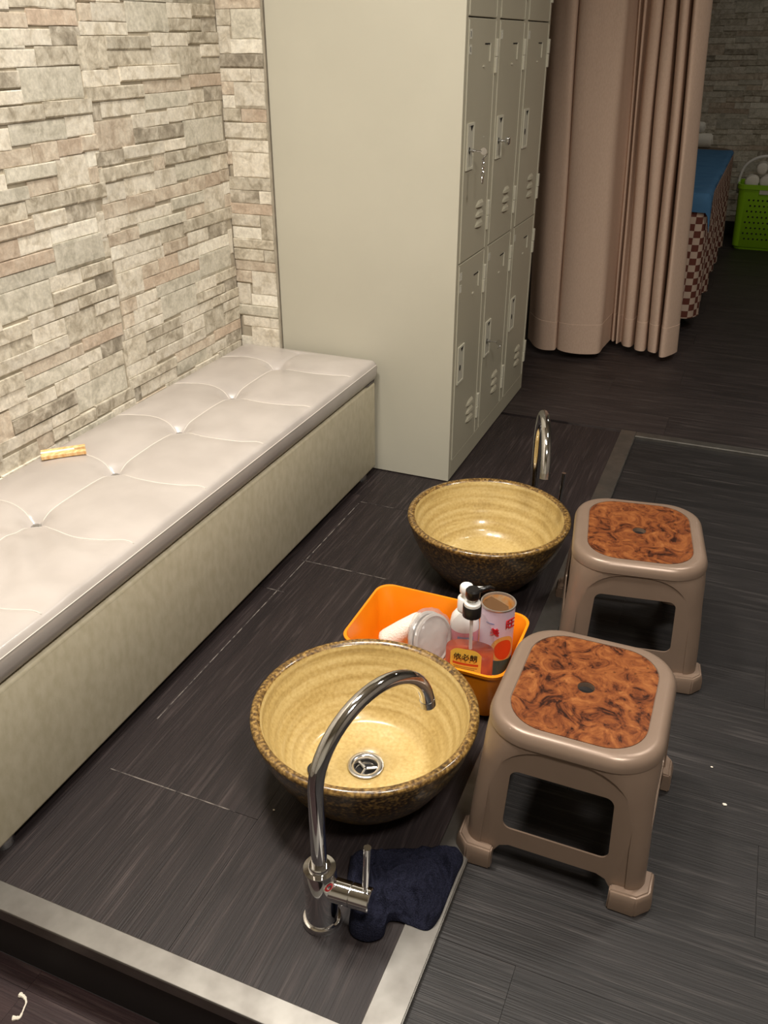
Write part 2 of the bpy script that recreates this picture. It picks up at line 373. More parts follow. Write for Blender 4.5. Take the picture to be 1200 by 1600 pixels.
def boolean(o, cutters, op='DIFFERENCE'):
    for c in cutters:
        md = o.modifiers.new('b', 'BOOLEAN'); md.operation = op; md.object = c; md.solver = 'EXACT'
    dg = bpy.context.evaluated_depsgraph_get(); me = bpy.data.meshes.new_from_object(o.evaluated_get(dg))
    o.modifiers.clear(); old = o.data; o.data = me; bpy.data.meshes.remove(old)
    for c in cutters:
        d = c.data; bpy.data.objects.remove(c); bpy.data.meshes.remove(d)
    return o
def copy_tree(o, parent=None):
    c = o.copy(); COL.objects.link(c); c.parent = parent
    for ch in list(o.children): copy_tree(ch, c)
    return c

# ------------------------------------------------------------------ setting: shell
WX = -1.425           # stone wall plane (left)
SY = 2.27             # stone return beside the lockers
FARY = 6.74
struct(obj('wall_left', bbox(WX - 0.1, WX, -1.6, FARY, -0.2, 2.4), 'mortar'))
wall_left = bpy.data.objects['wall_left']
wall_return = struct(obj('wall_return', bbox(WX, -1.287, SY, SY + 1.0, -0.05, 2.4, 0.008), 'mortar'))
wall_far = struct(obj('wall_far', bbox(WX - 0.1, 1.7, FARY, FARY + 0.1, -0.2, 2.4), 'mortar'))
struct(obj('wall_right', bbox(1.6, 1.7, -1.6, FARY, -0.2, 2.4), 'dark_plaster'))
struct(obj('wall_back', bbox(WX - 0.1, 1.7, -1.7, -1.6, -0.2, 2.4), 'plaster'))
struct(obj('ceiling', bbox(WX - 0.1, 1.7, -1.7, FARY + 0.1, 2.4, 2.5), 'plaster'))
struct(obj('baseboard_far', bbox(WX, 1.6, FARY - 0.012, FARY, 0.0, 0.085), 'black_lino'))

# floors: slabs with separate planks on top
PL_T = 0.012
def plank_mesh(m):
    bm = bbox(0, 1, 0, 1, 0, 1); me = bpy.data.meshes.new('plank'); bm.to_mesh(me); bm.free(); me.materials.append(MT[m]); return me
def plank(parent, me, x0, x1, y0, y1, top, gap=0.0003):
    o = bpy.data.objects.new('plank', me); COL.objects.link(o); o.parent = parent
    o.location = (x0 + gap, y0 + gap, top - PL_T); o.scale = (x1 - x0 - 2 * gap, y1 - y0 - 2 * gap, PL_T + random.uniform(-0.0004, 0.0002))
    return o
floor = struct(obj('floor', box(box(bmesh.new(), -1.43, -0.30, 0.632, 2.88, -0.10, -PL_T - 0.0005), -1.43, 1.6, 2.9, FARY, -0.10, -PL_T - 0.0005), 'joint'))
pm = plank_mesh('wood_left')
for x0, x1, js in ((-1.43, -1.245, (0.632, 1.2, 2.0, 2.88)), (-1.245, -0.93, (0.632, 1.551, 2.10, 2.88)), (-0.93, -0.615, (0.632, 0.904, 1.702, 2.06, 2.88)), (-0.615, -0.30, (0.632, 1.30, 2.10, 2.88))):
    for a, b in zip(js, js[1:]): plank(floor, pm, x0, x1, a, b, 0)
pm = plank_mesh('wood_far')
y = 2.90; r = 0
while y < FARY - 0.01:
    y1 = min(y + 0.183, FARY); xs = [-1.43] + [(-1.43 + (0.35, 0.8, 0.1)[r % 3] + 0.92 * k) for k in range(1, 4)] + [1.6]
    xs = [x for x in xs if x <= 1.6]
    for a, b in zip(xs, xs[1:]):
        if b - a > 0.01: plank(floor, pm, a, b, y, y1, 0)
    y = y1; r += 1
for nm, x0, x1, yy in (('joint_dust', -0.94, -0.70, 1.702), ('joint_dust', -0.96, -0.91, 1.551), ('joint_dust', -0.93, -0.66, 0.904), ('joint_dust', -0.93, -0.82, 2.06)):
    obj(nm, bbox(x0, x1, yy - 0.0011, yy + 0.0011, -0.002, 0.0002), 'dust', floor)
obj('joint_dust', bbox(-0.9311, -0.9289, 1.05, 2.05, -0.002, 0.0002), 'dust', floor)
SUNK = -0.009
floor_panel = struct(obj('floor_panel', bbox(-0.252, 1.6, -1.6, 2.862, -0.12, SUNK - PL_T - 0.0005), 'joint'))
pm = plank_mesh('wood_right')
y = -1.6; r = 0
while y < 2.86:
    y1 = min(y + 0.186, 2.862); xs = [-0.252, (-0.127, 0.62, 0.2)[r % 3], (0.79, 1.6, 1.12)[r % 3], 1.6]
    for a, b in zip(xs, xs[1:]):
        if b - a > 0.01: plank(floor_panel, pm, a, b, y, y1, SUNK)
    y = y1; r += 1
LOW = -0.13
floor_low = struct(obj('floor_low', bbox(-1.43, -0.252, -1.6, 0.597, LOW - 0.1, LOW - PL_T - 0.0005), 'joint'))
pm = plank_mesh('wood_low')
y = 0.597 - 0.036
for a, b in ((y, 0.597), (y - 0.183, y), (y - 0.366, y - 0.183), (y - 0.549, y - 0.366), (y - 0.732, y - 0.549), (-1.6, y - 0.732)):
    plank(floor_low, pm, -1.43, -0.85 if b > 0.3 else -0.6, a, b, LOW); plank(floor_low, pm, -0.85 if b > 0.3 else -0.6, -0.252, a, b, LOW)
struct(obj('step_riser', bbox(-1.43, -0.252, 0.597, 0.606, LOW, -0.006), 'black_lino'))
struct(obj('step_side', bbox(-0.256, -0.251, -1.6, 0.62, LOW, -0.03), 'black_lino'))
# metal edging
def edging(name, x0, x1, y0, y1, lip):
    o = struct(obj(name, bbox(x0, x1, y0, y1, -0.006, 0.0025, 0.0012), 'steel'))
    obj('edging_lip', bbox(*lip, 0.001), 'steel', o)
edging('trim_1', -1.42, -0.302, 0.592, 0.634, (-1.42, -0.302, 0.5915, 0.5945, -0.024, 0.001))
edging('trim_2', -0.302, -0.250, 0.592, 2.90, (-0.2515, -0.2485, 0.592, 2.862, -0.010, 0.001))
edging('trim_3', -0.2495, 1.6, 2.862, 2.90, (-0.2495, 1.6, 2.8605, 2.8635, -0.010, 0.001))

# ------------------------------------------------------------------ stone cladding
def stone_unit(seed, under):
    rnd = random.Random(seed); bm = bmesh.new()
    ys = [0, 0.3, 0.68, 1.0]; zs = [0.0, 0.13, 0.93, 1.0] if under else [0.0, 0.06, 0.94, 1.0]
    g = []
    for j, z in enumerate(zs):
        row = []
        for i, yv in enumerate(ys):
            if under: d = (0.30, 0.95, 1.0, 0.9)[j]
            else: d = (0.8, 1.0, 1.0, 0.85)[j]
            if 0 < j < 3: d += rnd.uniform(-0.16, 0.08)
            zz = z + (rnd.uniform(-0.02, 0.05) if j == 0 and 0 < i < 3 else 0)
            row.append(bm.verts.new((d, yv, zz)))
        g.append(row)
    b = [[bm.verts.new((-0.3, yv, z)) for yv in (0, 1)] for z in (0, 1)]
    for j in range(3):
        for i in range(3): bm.faces.new((g[j][i], g[j][i + 1], g[j + 1][i + 1], g[j + 1][i]))
    bm.faces.new([b[0][0], b[0][1]] + g[0][::-1]); bm.faces.new([b[1][1], b[1][0]] + g[3])
    bm.faces.new([b[1][0], b[0][0]] + [g[j][0] for j in range(4)]); bm.faces.new([b[0][1], b[1][1]] + [g[j][3] for j in (3, 2, 1, 0)])
    bmesh.ops.recalc_face_normals(bm, faces=bm.faces[:])
    return bm
SMESH = {}
for c in STONE:
    for k in range(6):
        me = bpy.data.meshes.new('stone'); bm = stone_unit(k, k >= 3); bm.to_mesh(me); bm.free(); me.materials.append(STONE[c]); SMESH[c, k] = me
PATCH = dict(A=(100, 0), B=(220, 0), C=(120, 130), D=(230, 130), E=(140, 260), F=(240, 260), G=(150, 390), H=(250, 390))
# one roll of the cladding read off the photograph: top-left and bottom-right corner of each stone, colour, * = face undercut
ROLL = '''A150,490 A550,860 g|A500,460 A1060,600 g*|A1060,430 B570,565 L|B575,390 B950,535 g*|A525,655 A1090,800 g|B120,620 B445,780 L|B445,590 B750,925 g|B735,570 B965,700 L*|B745,740 B985,890 g
A215,885 A690,1045 L|A670,845 B450,940 L*|C90,80 C825,165 g*|C815,20 B600,1110 t|B610,935 B995,1045 T|C120,285 C305,470 D|C290,260 C855,360 L|C825,175 D500,265 G|D400,115 D700,220 L|D700,65 D940,185 D
C160,490 C710,780 t|C680,410 D250,500 L|D250,330 D580,440 L|D575,265 D915,365 g|C705,590 D435,655 D*|D430,480 D940,690 G|C90,860 C235,1035 W|C225,885 C580,1000 D*|C565,815 D195,862 L*|D195,735 D460,808 L*
C125,1055 E98,180 t|E95,45 E305,200 g*|C460,1040 C945,1105 g*|D48,930 D205,1062 t|D205,885 D622,935 g*|D615,805 D998,850 g*|E125,240 E445,398 L|E415,175 E815,285 L|E790,70 E1078,195 L|D345,1040 D785,1120 G|D785,930 D1010,1060 L
E165,490 E472,590 t|E460,395 E795,468 t*|E785,315 F435,315 t|F435,168 F635,262 t|F635,108 F812,203 T|F815,52 F950,168 t*|E60,595 E190,870 L|E190,670 E370,795 L|E355,635 E1028,572 L|F205,435 F608,432 G*|F385,540 F618,590 t|F605,300 F885,510 L|F860,215 F970,335 W|F875,350 F985,480 t
E110,950 E260,1125 g|E225,870 E605,895 t|E600,740 F385,672 G*|F365,692 F760,698 g*|F760,562 F998,622 g*|E268,1020 E408,1140 W*|E400,992 E900,968 L|E865,820 F365,868 g|G215,165 G845,83 L|F112,982 F415,1010 t*|F410,862 F665,912 L*|F665,775 F920,812 D|F922,792 F992,1082 L
G240,342 G590,520 L*|G540,228 G778,288 t|G770,158 G1022,180 T|F287,1078 F545,1098 L|F545,982 F925,968 W|G572,388 H478,230 T|H478,105 H895,215 G*|G748,480 H490,372 G|G300,672 G505,745 t*|G490,598 G755,612 L|G802,618 H455,665 G
H430,422 H690,455 L|H690,305 H935,322 g*|H450,560 H790,546 g*|H788,410 H955,490 D|G332,845 G475,938 t|G460,788 G820,778 L|G342,1015 G835,908 L'''
def px(s): p = PATCH[s[0]]; a, b = s[1:].split(','); return p[0] + float(a) / 8, p[1] + float(b) / 8
tile = []
for s in ROLL.replace('\n', '|').split('|'):
    a, b, c = s.split()
    A = onx(*px(a), WX); B = onx(*px(b), WX)
    y0, y1 = sorted((A[1], B[1])); z0, z1 = sorted((A[2], B[2]))
    if y1 - y0 > 0.008 and z1 - z0 > 0.008: tile.append((y0, y1, z0, z1, c[0], len(c) > 1))
PY, PZ, SH = 0.553, 0.678, -0.135
def tighten(T, py, pz, lo, hi):
    """close the small reading gaps (and overlaps) between neighbouring stones so that they abut; pz is the vertical repeat"""
    T = [list(t) for t in T]
    for _ in range(3):
        new = [t[:] for t in T]
        for i, t in enumerate(T):
            for ax in (0, 2):
                o0, o1 = (2, 3) if ax == 0 else (0, 1)
                for side in (0, 1):
                    best = None
                    for j, u in enumerate(T):
                        for dz in ((-pz, 0, pz) if pz else (0,)):
                            if i == j and dz == 0: continue
                            b = [u[0], u[1], u[2] + dz, u[3] + dz]
                            ov = min(t[o1], b[o1]) - max(t[o0], b[o0])
                            if ov < 0.35 * min(t[o1] - t[o0], b[o1] - b[o0]): continue
                            gap = (b[ax] - t[ax + 1]) if side else (t[ax] - b[ax + 1])
                            if -0.016 < gap < 0.018 and (best is None or abs(gap) < abs(best)): best = gap
                    if best is not None: new[i][ax + side] += (best / 2 if side else -best / 2)
                    elif ax == 0 and lo is not None:
                        if side == 0 and abs(t[0] - lo) < 0.02: new[i][0] = lo
                        if side == 1 and abs(t[1] - hi) < 0.02: new[i][1] = hi
        T = new
    return [tuple(t) for t in T]
tile = tighten(tile, PY, PZ, None, None)
_l = min(t[0] for t in tile)
def lay(parent, items, limit, origin, rz, ymax_in, zone):
    """items: (y0,y1,z0,z1,col,under) along the wall; the first `limit` in the zone become separate stones, the rest one joined part"""
    near = [i for i in items if zone(i)][:limit]; far = [i for i in items if not zone(i)]
    for (y0, y1, z0, z1, c, un) in near:
        k = random.randrange(3) + (3 if un else 0)
        o = bpy.data.objects.new('stone', SMESH[c, k]); COL.objects.link(o); o.parent = parent
        pr = random.uniform(0.005, 0.0075) if un else random.uniform(0.0022, 0.0038)
        if c == 'D' and not un: pr = 0.002
        g = 0.0004
        o.rotation_euler = (0, 0, rz)
        p = Matrix.Rotation(rz, 3, 'Z') @ Vector((0, y0 + g, 0))
        o.location = (origin[0] + p.x, origin[1] + p.y, z0 + g); o.scale = (pr, y1 - y0 - 2 * g, z1 - z0 - 2 * g)
    if far:
        bm = bmesh.new(); R = Matrix.Rotation(rz, 3, 'Z'); mats = list(STONE)
        for (y0, y1, z0, z1, c, un) in far:
            n0 = len(bm.faces); pr = random.uniform(0.003, 0.01)
            vs = [(-0.002, y0, z0), (pr, y0, z0), (pr, y1, z0), (-0.002, y1, z0), (-0.002, y0, z1), (pr, y0, z1), (pr, y1, z1), (-0.002, y1, z1)]
            v = [bm.verts.new(R @ Vector(q) + Vector(origin)) for q in vs]
            for f in ((3, 2, 1, 0), (4, 5, 6, 7), (0, 1, 5, 4), (1, 2, 6, 5), (2, 3, 7, 6)):
                bm.faces.new([v[i] for i in f]).material_index = mats.index(c)
        me = bpy.data.meshes.new('stone_cladding'); bm.to_mesh(me); bm.free()
        for c in mats: me.materials.append(STONE[c])
        o = obj('stone_cladding', me, None, parent); o['kind'] = 'stuff'
items = []
for k in (-5, -4, -3, -2, -1, 0):
    for j in range(-3, 5):
        for (y0, y1, z0, z1, c, un) in tile:
            a, b, d, e = y0 + PY * k, y1 + PY * k, z0 + PZ * j + SH * k, z1 + PZ * j + SH * k
            b = min(b, SY - 0.001)
            if e > 2.39 or d < 0.0 or a < -1.55 or b - a < 0.006: continue
            items.append((a, b, d, e, c, un))
def in_view(i): return i[2] > 0.34 and i[3] < 1.40 and i[0] > 1.13 and (i[0] > 1.25 + 0 * i[2])
near = [i for i in items if in_view(i)]
print('stones on left wall in view', len(near))
lay(wall_left, items, 300, (WX, 0, 0), 0.0, None, in_view)
# return wall, read the same way (two enlargements at 5x)
def q5(o, a, b): return o[0] + a * 0.2, o[1] + b * 0.2
RET = '''5,780,80,890,195,g|5,895,75,1150,300,G|5,790,205,905,415,L|5,910,310,1165,415,W|5,815,420,1165,525,D*|5,825,545,1065,635,L|5,1065,545,1180,640,L|5,830,640,935,740,t|5,930,640,1185,850,L*|5,835,745,945,840,W|5,850,850,990,950,g*|5,990,855,1190,955,T|5,860,960,1090,1085,L*|5,1090,960,1195,1090,g*|5,875,1095,1200,1190,L|5,885,1190,920,1285,t
3,840,140,1125,240,g|3,815,240,1030,335,D|3,1030,250,1135,340,L|3,820,340,1145,430,T|3,830,430,1035,520,L*|3,1040,440,1155,620,g|3,840,525,1045,610,W|3,850,620,1160,700,g*|3,860,700,1065,785,g*|3,1070,715,1170,800,g|3,865,790,1185,880,t|3,860,885,970,960,t*|3,975,885,1190,1060,L|3,880,975,975,1130,L|3,985,1060,1190,1155,W|3,885,1140,1200,1235,G*|3,905,1240,1120,1310,L|3,1120,1260,1200,1320,L'''
ret = []
for s in RET.replace('\n', '|').split('|'):
    o, a, b, c, d, col = s.split(','); o = (180, 0) if o == '5' else (200, 250)
    A = ony(*q5(o, float(a), float(b)), SY); B = ony(*q5(o, float(c), float(d)), SY)
    x0, x1 = A[0], B[0]
    if float(a) < 905: x0 = WX + (0.002 if x0 < WX + 0.03 else x0 - WX)
    x1 = min(x1, -1.288) if x1 < -1.30 else -1.288
    z1, z0 = A[2], B[2]
    ret.append((x0, x1, z0, z1, col[0], len(col) > 1))
A = ony(*q5((180, 0), 920, 1195), SY); B = ony(*q5((200, 250), 1120, 135), SY); ret.append((A[0], -1.288, B[2], A[2], 'L', False))
ret = tighten(ret, 0, PZ, None, None)
ret = [(a, min(b, -1.288), c, d, e, f) for a, b, c, d, e, f in ret]
full = []
for j in (-1, 0, 1, 2):
    for (x0, x1, z0, z1, c, un) in ret:
        d, e = z0 + PZ * j, z1 + PZ * j
        if e > 2.39 or d < 0.3: continue
        if j == -1 and e > min(r[2] for r in ret): continue
        if j > 0 and d < max(r[3] for r in ret) + PZ * (j - 1) - 0.002: continue
        full.append((x0, x1, d, e, c, un))
lay(wall_return, full, 300, (0, SY, 0), -PI / 2, None, lambda i: i[2] < 1.42)
# far wall of the dim room: the same cladding
items = []
for k in range(-5, 4):
    for j in range(-3, 5):
        for (y0, y1, z0, z1, c, un) in tile:
            a, b, d, e = y0 - 1.7 + PY * k, y1 - 1.7 + PY * k, z0 + PZ * j + SH * k, z1 + PZ * j + SH * k
            if e > 2.39 or d < 0.09 or a < WX or b > 1.59: continue
            items.append((a, b, d, e, c, un))
lay(wall_far, items, 300, (0, FARY, 0), -PI / 2, None, lambda i: i[0] > -0.68 and i[1] < 0.28 and 0.3 < i[2] and i[3] < 1.5)

# ------------------------------------------------------------------ bench
BX0, BX1, BY0, BY1 = -1.411, -0.965, 0.66, 2.262
bench = thing('storage_bench', 'long cream leather storage bench with tufted pearl seat along the stone wall', 'bench', ((BX0 + BX1) / 2, (BY0 + BY1) / 2, 0))
bc = Vector(bench.location)
def loc(bm): bmesh.ops.translate(bm, vec=-bc, verts=bm.verts[:]); return bm
o = shade_auto(obj('body', loc(bbox(BX0, BX1, BY0, BY1, 0.020, 0.302, 0.010, 3)), 'leather_base', bench), 50)
BTN = [2.10 - 0.247 * k for k in range(6)]
BXC = -1.208
def cush_z(x, y):
    x0, x1, y0, y1 = BX0, BX1 + 0.004, BY0 - 0.004, BY1
    ed = max(0.0, min(x - x0, x1 - x, y - y0, y1 - y))
    z = 0.366 + 0.019 * (1 - math.exp(-ed / 0.05))
    if ed < 0.014: z -= 0.014 * (1 - math.sqrt(max(0, 1 - (1 - ed / 0.014) ** 2)))
    fe = min(1, ed / 0.06)
    dys = min(abs(y - seam_y(x, b)) for b in BTN); dxs = abs(x - seam_x(y))
    z -= fe * 0.0022 * math.exp(-(dys / 0.006) ** 2) + 0.0065 * fe * math.exp(-dys / 0.04)
    if BTN[-1] - 0.12 < y < BTN[0] + 0.12: z -= 0.002 * math.exp(-(dxs / 0.006) ** 2) + 0.005 * math.exp(-dxs / 0.04)
    db = min(math.hypot(x - BXC, y - b) for b in BTN)
    z -= 0.018 * math.exp(-(db / 0.024) ** 2) + 0.007 * math.exp(-(db / 0.07) ** 2)
    wr = math.exp(-((y - 1.0) / 0.14) ** 2) * fe * min(1, db / 0.08)
    z += 0.0032 * wr * math.sin(70 * (y + 0.35 * (x - BXC)) + 4 * mnoise.noise((x * 9, y * 6, 0)))
    return z + 0.0012 * fe * mnoise.noise((x * 16, y * 9, 3))
def seam_y(x, b): return b - 0.03 * math.sin(min(1, abs(x - BXC) / 0.22) * PI) * (1 if x > BXC else -1)
def seam_x(y): return BXC + 0.012 * abs(math.sin((y - BTN[0]) / 0.247 * PI))
def cushion():
    nx, ny = 100, 340; bm = bmesh.new(); uvx = np.linspace(0, 1, nx + 1); uvy = np.linspace(0, 1, ny + 1)
    x0, x1, y0, y1 = BX0, BX1 + 0.004, BY0 - 0.004, BY1; rows = []
    for j in range(ny + 1):
        y = y0 + (y1 - y0) * uvy[j]
        rows.append([bm.verts.new((x0 + (x1 - x0) * t, y, cush_z(x0 + (x1 - x0) * t, y))) for t in uvx])
    for j in range(ny):
        for i in range(nx): bm.faces.new((rows[j][i], rows[j][i + 1], rows[j + 1][i + 1], rows[j + 1][i]))
    ring = [rows[0][i] for i in range(nx + 1)] + [rows[j][nx] for j in range(1, ny + 1)] + [rows[ny][i] for i in range(nx - 1, -1, -1)] + [rows[j][0] for j in range(ny - 1, 0, -1)]
    prev = ring; cx, cy = (x0 + x1) / 2, (y0 + y1) / 2
    for off, z in ((0.001, 0.346), (0.0, 0.328), (-0.004, 0.312), (-0.014, 0.304), (-0.06, 0.3035)):
        cur = []
        for v in ring:
            sx = 1 if v.co.x > cx else -1; sy = 1 if v.co.y > cy else -1
            ox = off if min(v.co.x - x0, x1 - v.co.x) < 1e-5 else 0; oy = off if min(v.co.y - y0, y1 - v.co.y) < 1e-5 else 0
            nxv = v.co.x + (sx * off if ox or (off < -0.01 and False) else 0); nyv = v.co.y + (sy * off if oy else 0)
            if sy > 0 and oy: nyv = min(nyv, BY1)
            if sx < 0 and ox: nxv = max(nxv, BX0)
            cur.append(bm.verts.new((nxv, nyv, z)))
        for k in range(len(ring)):
            k2 = (k + 1) % len(ring); bm.faces.new((prev[k], cur[k], cur[k2], prev[k2]))
        prev = cur
    bmesh.ops.recalc_face_normals(bm, faces=bm.faces[:])
    return bm
seat = obj('seat_cushion', loc(cushion()), 'leather', bench, smooth=True)
bm = bmesh.new(); tube(bm, [(BX1 + 0.0045, BY0, 0.3545), (BX1 + 0.0045, BY1 - 0.004, 0.3545)], 0.0009, 6)
obj('stitching', loc(bm), 'thread_and_highlight', seat)
for b in BTN:
    for xs in (np.linspace(BXC + 0.012, BX1 - 0.006, 24), np.linspace(BXC - 0.012, BX0 + 0.006, 24)):
        bm = bmesh.new(); tube(bm, [(x, seam_y(x, b), cush_z(x, seam_y(x, b)) + 0.0002) for x in xs], 0.0012, 6); obj('seam_highlight', loc(bm), 'thread_and_highlight', seat, smooth=True)  # pale tubes along the seams, piping highlight put into their colour
    if b > BTN[-1]:
        bm = bmesh.new(); tube(bm, [(seam_x(y), y, cush_z(seam_x(y), y) + 0.0002) for y in np.linspace(b - 0.012, b - 0.235, 24)], 0.0012, 6); obj('seam_highlight', loc(bm), 'thread_and_highlight', seat, smooth=True)  # lengthwise seam, its highlight painted by the same pale tube
for b in BTN:
    bm = bmesh.new(); lathe(bm, [(0.0, 0.0085), (0.007, 0.0075), (0.0125, 0.0035), (0.0138, 0.0), (0.010, -0.006), (0, -0.006)], 10, (BXC, b, cush_z(BXC, b) + 0.0045))
    obj('button', loc(bm), 'crystal', seat)
for x in (BX1 - 0.026, BX0 + 0.05):
    for y in (BY0 + 0.035, BY1 - 0.065):
        bm = bmesh.new(); lathe(bm, [(0, 0), (0.019, 0), (0.020, 0.004), (0.020, 0.022), (0, 0.022)], 24, (x, y, 0))
        shade_auto(obj('leg', loc(bm), 'satin', bench))

# wooden clip on the bench
p0 = onz(64, 712, 0.383); p1 = onz(134, 702, 0.383); c = (p0 + p1) / 2; ang = math.atan2(p1[1] - p0[1], p1[0] - p0[0]); L = float(np.linalg.norm(p1 - p0))
cl = thing('wooden_clip', 'small pale wooden clip lying on the tufted bench seat', 'clip', (c[0], c[1], 0.3795), ang)
print('clip length', L)
for s in (-1, 1):
    bm = bmesh.new(); h = L / 2
    pts = [(-h, s * 0.0015), (h * 0.45, s * 0.0015), (h * 0.55, s * 0.0065), (h, s * 0.0085), (h, s * 0.0195), (-h, s * 0.0195)]
    loft(bm, [[(a, b, z) for a, b in pts] for z in (0.0, 0.009)]); bmesh.ops.bevel(bm, geom=bm.edges[:], offset=0.001, segments=1, affect='EDGES')
    obj('wooden_jaw', bm, 'wood_clip', cl)
bm = bbox(-h, h * 0.5, -0.0035, 0.0035, 0.002, 0.0105, 0.001); obj('white_strip', bm, 'white_plastic', cl)

# ------------------------------------------------------------------ lockers
LX1, LX0, LY0, LY1, LZ = -0.732, -1.283, 2.283, 3.17, 1.86
locker = thing('locker_cabinet', 'tall grey beige steel locker cabinet with three columns of doors', 'locker', ((LX0 + LX1) / 2, (LY0 + LY1) / 2, 0))
lc = Vector(locker.location)
def ll(bm): bmesh.ops.translate(bm, vec=-lc, verts=bm.verts[:]); return bm
bm = bmesh.new(); box(bm, LX0, LX1 - 0.02, LY0, LY1, 0.003, LZ)
bmesh.ops.bevel(bm, geom=bm.edges[:], offset=0.002, segments=2, affect='EDGES')
obj('carcass', ll(bm), 'locker', locker)
obj('side_panel', ll(bbox(LX0, LX1 - 0.0005, LY0 - 0.0016, LY0 - 0.0002, 0.003, LZ)), 'locker', locker)
cols = [(2.300, 2.541), (2.578, 2.838), (2.880, 3.148)]
zr = [(0.064, 0.6555), (0.6585, 1.2475), (1.2505, 1.838)]
def fr(y0, y1, z0, z1): return ll(bbox(LX1 - 0.021, LX1, y0, y1, z0, z1, 0.0012, 1))
obj('frame_stile', fr(LY0, 2.2985, 0.003, LZ), 'locker_door', locker)
obj('frame_stile', fr(3.1495, LY1, 0.003, LZ), 'locker_door', locker)
obj('frame_stile', fr(2.5425, 2.5765, 0.062, LZ), 'locker_door', locker)
obj('frame_stile', fr(2.8395, 2.8785, 0.062, LZ), 'locker_door', locker)
obj('frame_rail', fr(2.2985, 3.1495, 0.003, 0.0625), 'locker_door', locker)
obj('frame_rail', fr(2.2985, 3.1495, 1.8395, LZ), 'locker_door', locker)
def door_parts(y0, y1, z0, z1, col, row):
    bm = bbox(LX1 - 0.019, LX1 + 0.001, y0, y1, z0, z1, 0.0015, 2)
    d = obj('door', ll(bm), 'locker_door', locker)
    for yy in (y0 + 0.002, y1 - 0.004):   # folded door edge
        obj('door_fold', ll(bbox(LX1, LX1 + 0.0026, yy, yy + 0.002, z0 + 0.003, z1 - 0.004)), 'locker_trim', d)
    X = LX1 + 0.001
    # recessed latch plate
    a, b, e, f = y0 + 0.020, y0 + 0.078, z0 + 0.238, z0 + 0.352
    bm = bmesh.new(); t = 0.006
    o2 = [(a, e), (b, e), (b, f), (a, f)]; i2 = [(a + t, e + t), (b - t, e + t), (b - t, f - t), (a + t, f - t)]
    loft(bm, [[(X - 0.001, *p) for p in o2], [(X + 0.0035, *p) for p in o2], [(X + 0.0035, *p) for p in i2], [(X - 0.001, *p) for p in i2]], close=True)
    h = obj('latch_plate', ll(bm), 'locker_trim', d)
    obj('latch_cup', ll(bbox(X - 0.001, X + 0.0022, a + t, b - t, e + t, f - t)), 'locker', d)
    bm = bmesh.new(); loft(bm, [[(x, a + 0.024, f - 0.0065), (x, b - 0.008, f - 0.0065), (x, b - 0.024, f - 0.020)] for x in (X + 0.001, X + 0.0026)])
    obj('finger_slot', ll(bm), 'gap', d)
    bm = bmesh.new(); loft(bm, [[(x, a + 0.022 + 0.006 * math.cos(k * PI / 6), e + 0.048 + 0.009 * math.sin(k * PI / 6)) for k in range(12)] for x in (X + 0.001, X + 0.0028)])
    obj('keyhole', ll(bm), 'gap', d)
    # louvres
    for k in range(3):
        z = z0 + 0.075 + 0.027 * k; ya, yb = y0 + 0.130, y0 + 0.190; bm = bmesh.new(); P = []
        for s in range(9):
            u = s / 8; q = math.sin(min(u / 0.35, (1 - u) / 0.12, 1) * PI / 2)
            yy = ya + (yb - ya) * u + 0.006 * q; hh = 0.006 + 0.012 * q; dd = 0.0065 * q
            P.append([(X - 0.001, yy, z), (X + dd, yy, z), (X + dd * 0.8, yy, z + hh * 0.5), (X - 0.001, yy, z + hh)])
        loft(bm, P); obj('louvre', ll(bm), 'locker_door', d, smooth=False)
    # hinges
    for zh in (0.052, 0.462):
        hg = obj('hinge', ll(bbox(X - 0.003, X + 0.006, y1 - 0.003, y1 + 0.012, z0 + zh, z0 + zh + 0.0385, 0.0015)), 'locker_trim', d)
        obj('hinge_leaf', ll(bbox(X - 0.003, X + 0.006, y1 + 0.0005, y1 + 0.0155, z0 + zh + 0.0395, z0 + zh + 0.082, 0.0015)), 'locker_trim', d)
    # card holder, embossed corner
    ya, yb, za, zb = y0 + 0.135, y0 + 0.192, z1 - 0.098, z1 - 0.055
    cardh = obj('card_holder', ll(bbox(X - 0.001, X + 0.003, yb - 0.003, yb, za, zb)), 'locker_trim', d)
    obj('card_slit', ll(bbox(X - 0.001, X + 0.0012, ya + 0.01, yb - 0.004, zb - 0.003, zb)), 'gap', cardh)
    obj('card_clip', ll(bbox(X - 0.001, X + 0.0025, ya, ya + 0.012, za - 0.012, za - 0.008)), 'locker_trim', cardh)
    # number stickers and residue
    for k in range(2 if col == 0 else 1):
        zz = z1 - 0.046 - 0.034 * k
        st = obj('sticker', ll(bbox(X - 0.0005, X + 0.0006, y0 + 0.012, y0 + 0.030, zz, zz + 0.022)), 'sticker' if row else 'sticker', d)
        if row == 1 and col == 0:
            obj('printed_mark', ll(bbox(X, X + 0.0009, y0 + 0.019, y0 + 0.0225, zz + 0.005, zz + 0.017)), 'ink', st)
    return d
for ci, (a, b) in enumerate(cols):
    for ri, (e, f) in enumerate(zr): door_parts(a, b, e, f, ci, ri)
